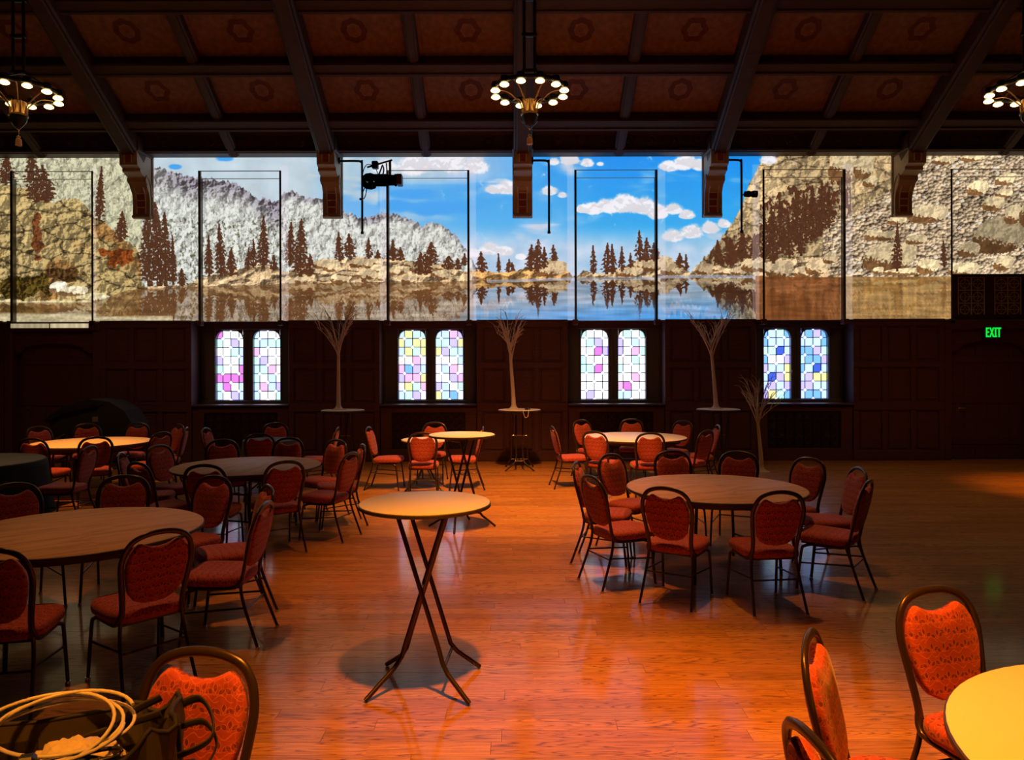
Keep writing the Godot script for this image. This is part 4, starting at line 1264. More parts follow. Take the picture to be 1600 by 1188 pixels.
func make_small_table(label: String, at: Vector3, top: Material, r: float) -> Node3D:
	var t := thing("small_round_table", label, "table", at)
	part("tabletop", shape().lathe(Vector3.ZERO, [Vector2(0.0, 0.75), Vector2(r - 0.008, 0.75), Vector2(r, 0.746), Vector2(r, 0.728), Vector2(0.0, 0.724)], 48), top, t)
	for s in [-1.0, 1.0]:
		for q in [-1.0, 1.0]:
			part("leg", shape().tube([Vector3(s * 0.14, 0.726, q * 0.10), Vector3(-s * 0.12, 0.14, q * 0.10), Vector3(-s * 0.28, 0.0, q * 0.2)], 0.013, -1, 8), M.table_steel, t)
	return t

func make_tree(label: String, at: Vector3, sd: int, tall: float, spread: float) -> Node3D:
	var t := thing("bare_tree", label, "tree", at, 0.0, "bare white decorative trees")
	var rng := RandomNumberGenerator.new()
	rng.seed = sd
	part("base", shape().lathe(Vector3.ZERO, [Vector2(0.0, 0.07), Vector2(0.042, 0.085), Vector2(0.052, 0.05), Vector2(0.075, 0.025), Vector2(0.13, 0.010), Vector2(0.14, 0.0), Vector2(0.0, 0.0)], 20), M.birch, t)
	var bendx := rng.randf_range(-0.07, 0.07)
	var fork := tall * 0.50
	part("trunk", shape().tube(smooth([Vector3(0, 0.05, 0), Vector3(-bendx * 0.3, fork * 0.4, 0), Vector3(-bendx, fork, 0), Vector3(-bendx * 1.2, fork * 1.3, 0.01)], 4), 0.043, 0.017, 10), M.birch, t)
	var n := 11
	for k in n:
		var a := TAU * k / n + rng.randf_range(-0.25, 0.25)
		var up := fork * rng.randf_range(0.86, 1.22)
		var start := Vector3(-bendx * up / fork, up, 0)
		var out := spread * rng.randf_range(0.35, 1.0)
		var tip := tall * rng.randf_range(0.80, 1.0) if out < spread * 0.7 else tall * rng.randf_range(0.66, 0.86)
		var dir := Vector3(cos(a), 0, sin(a) * 0.8)
		var path := smooth([start, start + dir * out * 0.28 + Vector3(0, (tip - up) * 0.38, 0), start + dir * out * 0.66 + Vector3(0, (tip - up) * 0.78, 0), start + dir * out + Vector3(0, tip - up, 0)], 5)
		var s := shape()
		s.tube(path, 0.013, 0.003, 6)
		for w in 6:
			var i := rng.randi_range(4, path.size() - 3)
			var p: Vector3 = path[i]
			var b := a + rng.randf_range(-1.3, 1.3)
			var long := rng.randf_range(0.16, 0.40) * tall / 1.8
			var d2 := Vector3(cos(b), 0, sin(b)) * long * 0.55
			s.tube(smooth([p, p + d2 * 0.4 + Vector3(0, long * 0.45, 0), p + d2 + Vector3(0, long * rng.randf_range(0.5, 0.85), 0)], 3), 0.0055, 0.002, 5)
		part("branch", s, M.birch, t)
	return t

func make_chandelier(label: String, at: Vector3) -> Node3D:
	var t := thing("chandelier", label, "chandelier", at, 0.0, "ring chandeliers under the rafters")
	# the origin is the middle of the ring
	var ring := []
	for k in 48: ring.append(Vector3(cos(TAU * k / 48) * 0.50, 0.06, sin(TAU * k / 48) * 0.50))
	part("ring", shape().tube(ring, 0.022, -1, 6, 1.6, Vector3.UP, true), M.black_iron, t)
	for k in 12:
		var a := TAU * (k + 0.5) / 12
		var p := Vector3(cos(a) * 0.5, 0, sin(a) * 0.5)
		var sock := part("socket", shape().lathe(p + Vector3(0, 0.03, 0), [Vector2(0.0, 0.10), Vector2(0.05, 0.085), Vector2(0.062, 0.03), Vector2(0.055, 0.0), Vector2(0.0, 0.0)], 12), M.black_iron, t)
		part("bulb", shape().lathe(p + Vector3(0, -0.03, 0), [Vector2(0.0, 0.052), Vector2(0.044, 0.050), Vector2(0.064, 0.034), Vector2(0.064, 0.018), Vector2(0.042, 0.004), Vector2(0.0, -0.002)], 14), M.bulb_glow, sock)
	for k in 6:
		var a := TAU * k / 6
		part("arm", shape().tube(smooth([Vector3(cos(a) * 0.5, 0.06, sin(a) * 0.5), Vector3(cos(a) * 0.3, 0.02, sin(a) * 0.3), Vector3(cos(a) * 0.13, -0.14, sin(a) * 0.13)], 4), 0.010, -1, 6), M.brass, t)
	part("crown", shape().lathe(Vector3(0, -0.30, 0), [Vector2(0.10, 0.20), Vector2(0.085, 0.10), Vector2(0.10, 0.03), Vector2(0.125, 0.015), Vector2(0.125, -0.005), Vector2(0.09, -0.02), Vector2(0.0, -0.03)], 20), M.brass, t)
	for k in 8:
		var a := TAU * k / 8
		part("crown_leaf", shape().tube([Vector3(cos(a) * 0.10, -0.28, sin(a) * 0.10), Vector3(cos(a) * 0.11, -0.18, sin(a) * 0.11), Vector3(cos(a) * 0.15, -0.10, sin(a) * 0.15)], 0.018, 0.004, 5), M.brass, t)
	part("bowl", shape().lathe(Vector3(0, -0.32, 0), [Vector2(0.115, 0.0), Vector2(0.10, -0.06), Vector2(0.055, -0.12), Vector2(0.0, -0.15)], 20), M.black_iron, t)
	for s in [-1.0, 1.0]:
		part("hook", shape().tube(smooth([Vector3(s * 0.11, -0.33, 0), Vector3(s * 0.10, -0.40, 0), Vector3(s * 0.03, -0.47, 0), Vector3(0, -0.50, 0)], 4), 0.008, -1, 6), M.steel, t)
	part("finial_rod", shape().lathe(Vector3(0, -0.58, 0), [Vector2(0.006, 0.10), Vector2(0.014, 0.085), Vector2(0.006, 0.07), Vector2(0.014, 0.05), Vector2(0.006, 0.03), Vector2(0.006, 0.0)], 8), M.brass, t)
	part("tassel", shape().lathe(Vector3(0, -0.72, 0), [Vector2(0.0, 0.15), Vector2(0.028, 0.13), Vector2(0.02, 0.105), Vector2(0.038, 0.09), Vector2(0.042, 0.0), Vector2(0.0, 0.0)], 12), M.tassel, t)
	# long links up to the rafter
	var top := 8.10 - at.y + (10.5 + at.z) * 0.577 - 0.42
	for s in [-1.0, 1.0]:
		part("hanger", shape().tube([Vector3(s * 0.075, 0.30, 0), Vector3(s * 0.075, top, 0)], 0.022, -1, 8), M.black_iron, t)
		part("stay", shape().tube([Vector3(s * 0.075, 0.32, 0), Vector3(s * 0.48, 0.07, 0)], 0.012, -1, 6), M.black_iron, t)
		part("stay", shape().tube([Vector3(s * 0.075, 0.32, 0), Vector3(s * 0.06, 0.07, s * 0.48)], 0.012, -1, 6), M.black_iron, t)
	for k in 4:
		part("link_bar", shape().box(Vector3(0, lerpf(0.32, top - 0.1, k / 3.0), 0), Vector3(0.22, 0.06, 0.06), 0.012), M.black_iron, t)
	# the cups throw their light downwards
	var lamp := SpotLight3D.new()
	lamp.name = "chandelier_light"
	lamp.light_color = Color(1.0, 0.70, 0.40)
	lamp.light_energy = 3.0
	lamp.light_size = 0.40
	lamp.spot_angle = 72.0
	lamp.spot_angle_attenuation = 0.8
	lamp.spot_range = 25.0
	lamp.spot_attenuation = 2.0
	lamp.shadow_enabled = true
	t.add_child(lamp)
	lamp.position = Vector3(0, -0.78, 0)
	lamp.rotation_degrees.x = -90.0
	return t

func make_spot(label: String, at: Vector3, aim: Vector3, angle: float, energy: float, colour: Color) -> void:
	# a can light hung from the roof on a rod, with the beam that it throws
	var t := thing("ceiling_spotlight", label, "spotlight", at, 0.0, "amber spotlights hung in the roof")
	var d := (aim - at).normalized()
	var roof := 6.0 + 0.577 * minf(at.z + 14.1, 2.7 - at.z)
	part("drop_rod", shape().tube([Vector3(0, 0.16, 0), Vector3(0, roof - at.y + 0.02, 0)], 0.018, -1, 6), M.black_iron, t)
	part("yoke", shape().tube(smooth([-d * 0.06 + Vector3(-0.13, 0, 0), Vector3(-0.14, 0.12, 0), Vector3(0, 0.17, 0), Vector3(0.14, 0.12, 0), -d * 0.06 + Vector3(0.13, 0, 0)], 4), 0.010, -1, 6), M.black_iron, t)
	var can := shape()
	can.xf = Transform3D(Basis(Quaternion(Vector3.UP, d)), Vector3.ZERO)
	can.lathe(Vector3.ZERO, [Vector2(0.0, -0.24), Vector2(0.07, -0.22), Vector2(0.11, -0.12), Vector2(0.115, 0.10), Vector2(0.105, 0.10), Vector2(0.10, 0.0)], 20)
	part("can", can, M.black_iron, t)
	var lens := shape()
	lens.xf = can.xf
	lens.lathe(Vector3.ZERO, [Vector2(0.10, 0.0), Vector2(0.06, 0.012), Vector2(0.0, 0.016)], 20)
	part("lamp_lens", lens, M.lens_glow, t)
	var l := SpotLight3D.new()
	l.name = "spot_beam"
	l.light_color = colour
	l.light_energy = energy
	l.spot_angle = angle
	l.spot_angle_attenuation = 1.0
	l.spot_range = 30.0
	l.spot_attenuation = 2.0
	l.light_size = 0.14
	l.shadow_enabled = true
	t.add_child(l)
	l.position = d * 0.12
	l.look_at_from_position(t.position + d * 0.12, aim, Vector3.FORWARD)

func make_corbel(label: String, x: float) -> void:
	var t := thing("corbel", label, "corbel", Vector3(x, 4.70, WALL), 0.0, "carved corbels under the rafters")
	# profile: depth from the wall against height
	var o := PackedVector2Array([Vector2(0, 0), Vector2(0.10, 0.0), Vector2(0.105, 0.05), Vector2(0.10, 0.35), Vector2(0.13, 0.46), Vector2(0.20, 0.56), Vector2(0.26, 0.66), Vector2(0.28, 0.74), Vector2(0.37, 0.76), Vector2(0.45, 0.80), Vector2(0.48, 0.86), Vector2(0.58, 0.90), Vector2(0.60, 1.16), Vector2(0, 1.16)])
	var s := shape()
	s.xf = Transform3D(Basis(Vector3(0, 0, 1), Vector3(0, 1, 0), Vector3(-1, 0, 0)), Vector3.ZERO)
	s.prism(o, -0.165, 0.165)
	part("body", s, M.corbel_paint, t)
	part("back_board", shape().box(Vector3(0, 0.59, 0.02), Vector3(0.385, 1.18, 0.05), 0.006), M.corbel_paint, t)
	part("cap", shape().box(Vector3(0, 1.30, 0.30), Vector3(0.385, 0.30, 0.64), 0.02), M.beam_oak, t)
	part("painted_block", shape().box(Vector3(0, 1.33, 0.635), Vector3(0.30, 0.13, 0.03), 0.006), M.corbel_red, t)
	part("foot_moulding", shape().box(Vector3(0, 0.035, 0.06), Vector3(0.36, 0.06, 0.14), 0.015), M.corbel_paint, t)
	# painted ladder on the front
	for k in 3:
		part("inlay", shape().box(Vector3(0, 0.14 + k * 0.13, 0.107 + 0.006 * k * k), Vector3(0.13, 0.105, 0.02), 0.004), M.corbel_red, t)
		part("inlay_bar", shape().box(Vector3(0, 0.205 + k * 0.13, 0.112 + 0.008 * k * k), Vector3(0.17, 0.016, 0.024), 0.004), M.corbel_pale, t)
	for q in [-1.0, 1.0]:
		part("inlay_rail", shape().tube([Vector3(q * 0.085, 0.08, 0.112), Vector3(q * 0.085, 0.35, 0.112), Vector3(q * 0.085, 0.46, 0.142), Vector3(q * 0.085, 0.56, 0.21)], 0.010, -1, 6), M.corbel_pale, t)
		part("side_scroll", shape().tube(smooth([Vector3(q * 0.165, 0.42, 0.05), Vector3(q * 0.17, 0.62, 0.08), Vector3(q * 0.17, 0.78, 0.22), Vector3(q * 0.17, 0.68, 0.28), Vector3(q * 0.17, 0.62, 0.2)], 4), 0.022, 0.012, 6), M.corbel_paint, t)
	part("painted_block", shape().box(Vector3(0, 1.02, 0.60), Vector3(0.09, 0.16, 0.02), 0.004), M.corbel_red, t)
	for q in [-1.0, 1.0]:
		part("inlay_rail", shape().box(Vector3(q * 0.065, 1.02, 0.60), Vector3(0.016, 0.16, 0.024), 0.003), M.corbel_pale, t)
	part("roll", shape().tube([Vector3(-0.17, 0.83, 0.44), Vector3(0.17, 0.83, 0.44)], 0.04, -1, 10), M.corbel_paint, t)

func make_pipe(label: String, x0: float, x1: float) -> Node3D:
	var t := thing("lighting_pipe", label, "pipe", Vector3(x1, 4.38, WALL + 0.25))
	part("pipe", shape().tube(smooth([Vector3(x0 - x1, 1.37, 0), Vector3(-0.10, 1.37, 0), Vector3(-0.02, 1.35, 0), Vector3(0, 1.26, 0), Vector3(0, 0.0, 0)], 5), 0.022, -1, 8), M.black_iron, t)
	part("flange", shape().box(Vector3(x0 - x1, 1.37, 0), Vector3(0.03, 0.12, 0.12), 0.008), M.black_iron, t)
	part("end_cap", shape().lathe(Vector3(0, -0.02, 0), [Vector2(0.0, 0.05), Vector2(0.03, 0.045), Vector2(0.03, 0.0), Vector2(0.0, 0.0)], 10), M.black_iron, t)
	return t

func make_stage_light() -> void:
	var t := thing("stage_light", "large black theatre spotlight clamped to a pipe before the peaks", "stage light", Vector3(-2.62, 5.02, WALL + 0.42))
	# barrel along +x, lamp house to the left
	var s := shape()
	s.xf = Transform3D(Basis(Vector3(0, 1, 0), Vector3(1, 0, 0), Vector3(0, 0, 1)), Vector3(0, 0.30, 0))
	s.lathe(Vector3.ZERO, [Vector2(0.0, -0.20), Vector2(0.09, -0.18), Vector2(0.145, -0.11), Vector2(0.155, -0.02), Vector2(0.13, 0.06), Vector2(0.0, 0.07)], 20)
	part("lamp_house", s, M.blue_black_paint, t)
	s = shape()
	s.xf = Transform3D(Basis(Vector3(0, 1, 0), Vector3(1, 0, 0), Vector3(0, 0, 1)), Vector3(0, 0.32, 0))
	s.lathe(Vector3.ZERO, [Vector2(0.0, 0.06), Vector2(0.115, 0.06), Vector2(0.115, 0.30), Vector2(0.10, 0.31), Vector2(0.10, 0.43), Vector2(0.115, 0.43), Vector2(0.115, 0.46), Vector2(0.0, 0.46)], 20)
	part("barrel", s, M.blue_black_paint, t)
	part("filter_frame", shape().box(Vector3(0.52, 0.32, 0), Vector3(0.10, 0.20, 0.20), 0.01), M.rust_metal, t)
	part("yoke", shape().tube(smooth([Vector3(0.12, 0.30, 0.14), Vector3(0.20, 0.52, 0.12), Vector3(0.20, 0.60, 0.0), Vector3(0.20, 0.52, -0.12), Vector3(0.12, 0.30, -0.14)], 4), 0.014, -1, 6), M.black_iron, t)
	part("clamp", shape().box(Vector3(0.05, 0.62, -0.06), Vector3(0.12, 0.14, 0.12), 0.015), M.black_iron, t)
	part("hanger_bar", shape().tube([Vector3(-0.10, 0.58, -0.06), Vector3(0.38, 0.70, 0.0)], 0.018, -1, 8), M.black_iron, t)
	part("hanger_bar", shape().tube([Vector3(0.34, 0.68, 0.0), Vector3(0.34, 0.40, 0.0)], 0.024, -1, 6), M.rust_metal, t)
	part("hanger_bar", shape().tube([Vector3(0.27, 0.64, 0.0), Vector3(0.29, 0.42, 0.0)], 0.012, -1, 6), M.black_iron, t)
	part("knob", shape().lathe(Vector3(-0.06, 0.26, 0.145), [Vector2(0.0, 0.03), Vector2(0.028, 0.02), Vector2(0.028, -0.01), Vector2(0.0, -0.02)], 10), M.steel, t)
	part("knob", shape().lathe(Vector3(0.06, 0.27, 0.145), [Vector2(0.0, 0.03), Vector2(0.02, 0.02), Vector2(0.02, -0.01), Vector2(0.0, -0.02)], 10), M.steel, t)
	for q in [[-0.16, 0.50, -0.17], [0.10, 0.52, 0.17]]:
		part("cable", shape().tube(smooth([Vector3(0.02, 0.60, 0), Vector3(q[0] * 0.6, 0.60, 0.03), Vector3(q[0], q[1] - 0.04, 0.04), Vector3(q[2], 0.30, 0.02)], 5), 0.008, -1, 6), M.black_cable, t)
	part("cable", shape().tube(smooth([Vector3(-0.12, 0.20, 0.02), Vector3(-0.17, 0.08, 0.03), Vector3(-0.19, 0.0, 0.03), Vector3(-0.15, -0.03, 0.02), Vector3(-0.11, 0.06, 0.02), Vector3(-0.10, 0.18, 0.0)], 5), 0.009, -1, 6), M.black_cable, t)
	part("plug", shape().box(Vector3(-0.20, -0.04, 0.03), Vector3(0.06, 0.04, 0.03), 0.006), M.black_plastic, t)
	var u := thing("pipe_lamp", "small black lamp on the pipe beside the right-hand cliff", "lamp", Vector3(4.52, 5.09, WALL + 0.30))
	s = shape()
	s.xf = Transform3D(Basis(Vector3(0, 1, 0), Vector3(1, 0, 0), Vector3(0, 0, 1)), Vector3.ZERO)
	s.lathe(Vector3.ZERO, [Vector2(0.0, -0.13), Vector2(0.05, -0.11), Vector2(0.062, -0.03), Vector2(0.05, 0.02), Vector2(0.066, 0.05), Vector2(0.066, 0.13), Vector2(0.0, 0.12)], 14)
	part("body", s, M.black_plastic, u)
	part("arm", shape().tube([Vector3(-0.14, -0.01, -0.02), Vector3(-0.05, 0.0, 0)], 0.012, -1, 6), M.black_iron, u)
	part("lens", shape().lathe(Vector3(0.075, 0.0, 0.06), [Vector2(0.0, 0.02), Vector2(0.016, 0.01), Vector2(0.0, -0.01)], 8), M.steel, u)

func sag(a: Vector3, b: Vector3, drop: float, n := 8) -> Array:
	var o := []
	for k in n + 1:
		var t := float(k) / n
		o.append(a.lerp(b, t) - Vector3(0, drop * 4.0 * t * (1.0 - t), 0))
	return o

func build_bag() -> void:
	var at := Vector3(-1.08, 0.75, -1.62)
	var t := thing("tote_bag", "open dark olive nylon bag full of cables, bottom left", "bag", at, 20.0)
	# soft open box: rings of a rounded rectangle from the base up, inside and outside
	var L := 0.32
	var W := 0.165
	var ring := func(k: int, h: float, grow: float) -> Vector3:
		var a := TAU * k / 48
		var c := cos(a)
		var s := sin(a)
		var x := signf(c) * pow(absf(c), 0.35) * (L + grow)
		var z := signf(s) * pow(absf(s), 0.35) * (W + grow)
		var crumple := sin(a * 7.0 + h * 17.0) * 0.008 + sin(a * 11.0 - h * 30.0) * 0.005
		var rise := 0.0
		if h > 0.2:
			rise = 0.035 * sin(a * 2.0 + 0.7) * (h - 0.2) / 0.1 + 0.012 * sin(a * 9.0)
		return Vector3(x + crumple * (h * 4.0) * c, h + rise, z + crumple * (h * 4.0) * s)
	var s := shape()
	var hs := [0.0, 0.02, 0.10, 0.18, 0.25, 0.30]
	for side in [0.0, -0.008]:
		for i in hs.size() - 1:
			for k in 48:
				var p00: Vector3 = ring.call(k, hs[i], side)
				var p01: Vector3 = ring.call(k + 1, hs[i], side)
				var p10: Vector3 = ring.call(k, hs[i + 1], side)
				var p11: Vector3 = ring.call(k + 1, hs[i + 1], side)
				var nn := (p10 - p00).cross(p01 - p00).normalized()
				if nn.dot(Vector3(p00.x, 0, p00.z)) * (1.0 if side == 0.0 else -1.0) < 0.0: nn = -nn
				s.quad(p00, p01, p11, p10, nn)
	for k in 48:
		s.tri(Vector3(0, 0.004, 0), ring.call(k, 0.0, 0.0), ring.call(k + 1, 0.0, 0.0), Vector3.DOWN, Vector3.DOWN, Vector3.DOWN)
	part("body", s, M.nylon, t)
	var rim := []
	for k in 48: rim.append(ring.call(k, 0.302, -0.004))
	part("rim_binding", shape().tube(rim, 0.006, -1, 6, 1.0, Vector3.UP, true), M.nylon_strap, t)
	# inside pocket flap and straps along the far wall
	part("inner_strap", shape().tube(smooth([Vector3(0.02, 0.20, -0.145), Vector3(0.16, 0.235, -0.135), Vector3(0.27, 0.27, -0.10)], 5), 0.010, -1, 6, 0.25), M.nylon_strap, t)
	part("inner_strap", shape().tube(smooth([Vector3(0.15, 0.10, -0.13), Vector3(0.16, 0.20, -0.125), Vector3(0.20, 0.27, -0.12), Vector3(0.27, 0.305, -0.11)], 5), 0.010, -1, 6, 0.25), M.nylon_strap, t)
	# end handle, a loop of webbing standing out at the right
	part("handle", shape().tube(smooth([Vector3(0.315, 0.285, -0.10), Vector3(0.36, 0.30, -0.08), Vector3(0.39, 0.275, -0.02), Vector3(0.385, 0.25, 0.04), Vector3(0.32, 0.24, 0.07)], 6), 0.011, -1, 6, 0.3), M.nylon_strap, t)
	part("handle", shape().tube(smooth([Vector3(0.315, 0.24, -0.08), Vector3(0.37, 0.25, -0.06), Vector3(0.40, 0.22, 0.0), Vector3(0.37, 0.19, 0.05), Vector3(0.32, 0.18, 0.08)], 6), 0.009, -1, 6, 0.3), M.nylon_strap, t)
	part("buckle", shape().box(Vector3(0.345, 0.20, 0.07), Vector3(0.03, 0.05, 0.03), 0.006), M.black_plastic, t)
	part("seam_binding", shape().tube([Vector3(0.318, 0.02, 0.02), Vector3(0.322, 0.16, 0.02), Vector3(0.318, 0.29, 0.02)], 0.006, -1, 6), M.nylon_strap, t)
	var turn := Basis(Vector3.UP, deg_to_rad(20.0))
	var inside := func(v: Vector3) -> Vector3: return at + turn * v
	# cloudy plastic bags heaped in it
	var rng := RandomNumberGenerator.new()
	rng.seed = 5
	for q in [[0.10, 0.0, 0.115, 0.10, 15.0, "crumpled cloudy plastic bag in the tote, right of the other"], [-0.18, 0.0, 0.11, 0.10, -20.0, "crumpled cloudy plastic bag with black letters at the tote's left end"]]:
		var b := thing("plastic_bag", q[5], "plastic bag", inside.call(Vector3(q[0], 0.012, q[1])), q[4])
		var f := FastNoiseLite.new()
		f.seed = int(q[4]) + 50
		f.frequency = 4.0
		f.fractal_type = FastNoiseLite.FRACTAL_RIDGED
		f.fractal_octaves = 3
		var m := shape()
		var nu := 56
		var nv := 30
		var pt := func(i: int, j: int) -> Vector3:
			var a := TAU * i / nu
			var e := PI * j / nv
			var p := Vector3(sin(e) * cos(a), cos(e), sin(e) * sin(a))
			var r := 0.92 + 0.20 * f.get_noise_3dv(p * 0.35)
			return Vector3(p.x * q[2] * r * 1.15, 0.135 + p.y * 0.13 * r * (1.0 if p.y > 0 else 0.95), p.z * q[3] * r)
		for i in nu:
			for j in nv:
				var q4 := [pt.call(i, j), pt.call(i + 1, j), pt.call(i + 1, j + 1), pt.call(i, j + 1)]
				var face: Vector3 = (q4[2] - q4[0]).cross(q4[3] - q4[1]).normalized()
				var soft := []
				for v in q4:
					var away: Vector3 = (v - Vector3(0, 0.135, 0)).normalized()
					soft.append((away + (face if face.dot(away) > 0.0 else -face) * 1.2).normalized())
				m.tri(q4[0], q4[1], q4[2], soft[0], soft[1], soft[2])
				m.tri(q4[0], q4[2], q4[3], soft[0], soft[2], soft[3])
		part("film", m, M.cloudy_plastic, b)
		if q[4] < 0.0:
			var tm := TextMesh.new()
			tm.text = "DA"
			var font := SystemFont.new()
			font.font_names = PackedStringArray(["Droid Sans"])
			tm.font = font
			tm.font_size = 32
			tm.pixel_size = 0.0012
			tm.depth = 0.002
			var lt := part("printed_letters", tm, M.cream_laminate, b)
			lt.position = Vector3(0.04, 0.245, 0.075)
			lt.rotation_degrees = Vector3(-50, 10, 0)
	# white cable wound into a flat coil, lying on top
	var c := thing("white_cable_coil", "coil of white cable lying on the open bag", "cable", inside.call(Vector3(0.06, 0.290, -0.02)), 20.0)
	var pts := []
	var turns := 4
	for k in turns * 36:
		var a := TAU * k / 36.0
		var g := float(k) / (turns * 36)
		var rx := 0.142 + 0.012 * sin(g * 13.0)
		var rz := 0.132 + 0.014 * sin(g * 9.0 + 1.0)
		pts.append(Vector3(cos(a) * rx + 0.02 * sin(g * 7.0), 0.01 - 0.012 * sin(a) + 0.012 * sin(g * 21.0) + 0.012 * g, sin(a) * rz + 0.015 * cos(g * 8.0)))
	part("cable", shape().tube(pts, 0.0042, -1, 7), M.white_cable, c)
	part("tie", shape().box(Vector3(-0.02, 0.012, 0.138), Vector3(0.034, 0.03, 0.03), 0.006), M.black_plastic, c)
	var w := thing("black_cable_coil", "bundle of black cables tucked in the open bag", "cable", inside.call(Vector3(0.12, 0.248, 0.10)), 20.0)
	for j in 5:
		var loop := []
		var off := Vector3(rng.randf_range(-0.05, 0.05), rng.randf_range(-0.004, 0.014), rng.randf_range(-0.02, 0.02))
		for k in 28:
			var a := TAU * k / 28
			loop.append(off + Vector3(cos(a) * 0.075 + 0.01 * sin(a * 3.0 + j), 0.008 * sin(a * 2.0 + j) + 0.012, sin(a) * 0.026))
		part("cable", shape().tube(loop, 0.0045, -1, 6, 1.0, Vector3.UP, true), M.black_cable, w)
	part("plug", shape().box(Vector3(-0.09, 0.02, -0.03), Vector3(0.05, 0.022, 0.03), 0.005), M.black_plastic, w)

func build_equipment() -> void:
	var t := thing("covered_equipment", "bulky black covered equipment by the wall behind the left corner table", "equipment", Vector3(-7.35, 0, -13.3))
	var o := PackedVector2Array([Vector2(-0.72, 0.62), Vector2(-0.82, 0.98), Vector2(-0.55, 1.16), Vector2(-0.10, 1.28), Vector2(0.25, 1.24), Vector2(0.52, 1.08), Vector2(0.70, 0.78), Vector2(0.62, 0.55)])
	part("cover", shape().prism(o, -0.28, 0.30), M.black_cloth, t)
	var p := PackedVector2Array([Vector2(-0.85, 0.92), Vector2(-0.60, 1.10), Vector2(0.05, 1.22), Vector2(0.07, 1.17), Vector2(-0.55, 1.03), Vector2(-0.80, 0.88)])
	part("lid", shape().prism(p, -0.30, 0.36), M.black_plastic, t)
	part("tag", shape().box(Vector3(0.02, 0.93, 0.305), Vector3(0.10, 0.09, 0.006)), M.tag_grey, t)
	part("strap", shape().tube([Vector3(-0.40, 1.06, 0.31), Vector3(0.20, 1.20, 0.31)], 0.012, -1, 6, 0.4), M.black_plastic, t)
	part("rod", shape().tube([Vector3(-0.66, 0.58, 0.36), Vector3(-0.50, 0.68, 0.33)], 0.010, -1, 6), M.steel, t)
	for x in [-0.6, 0.55]:
		for z in [-0.2, 0.22]:
			part("leg", shape().tube([Vector3(x, 0.62, z), Vector3(x, 0.0, z)], 0.03, -1, 8), M.black_plastic, t)

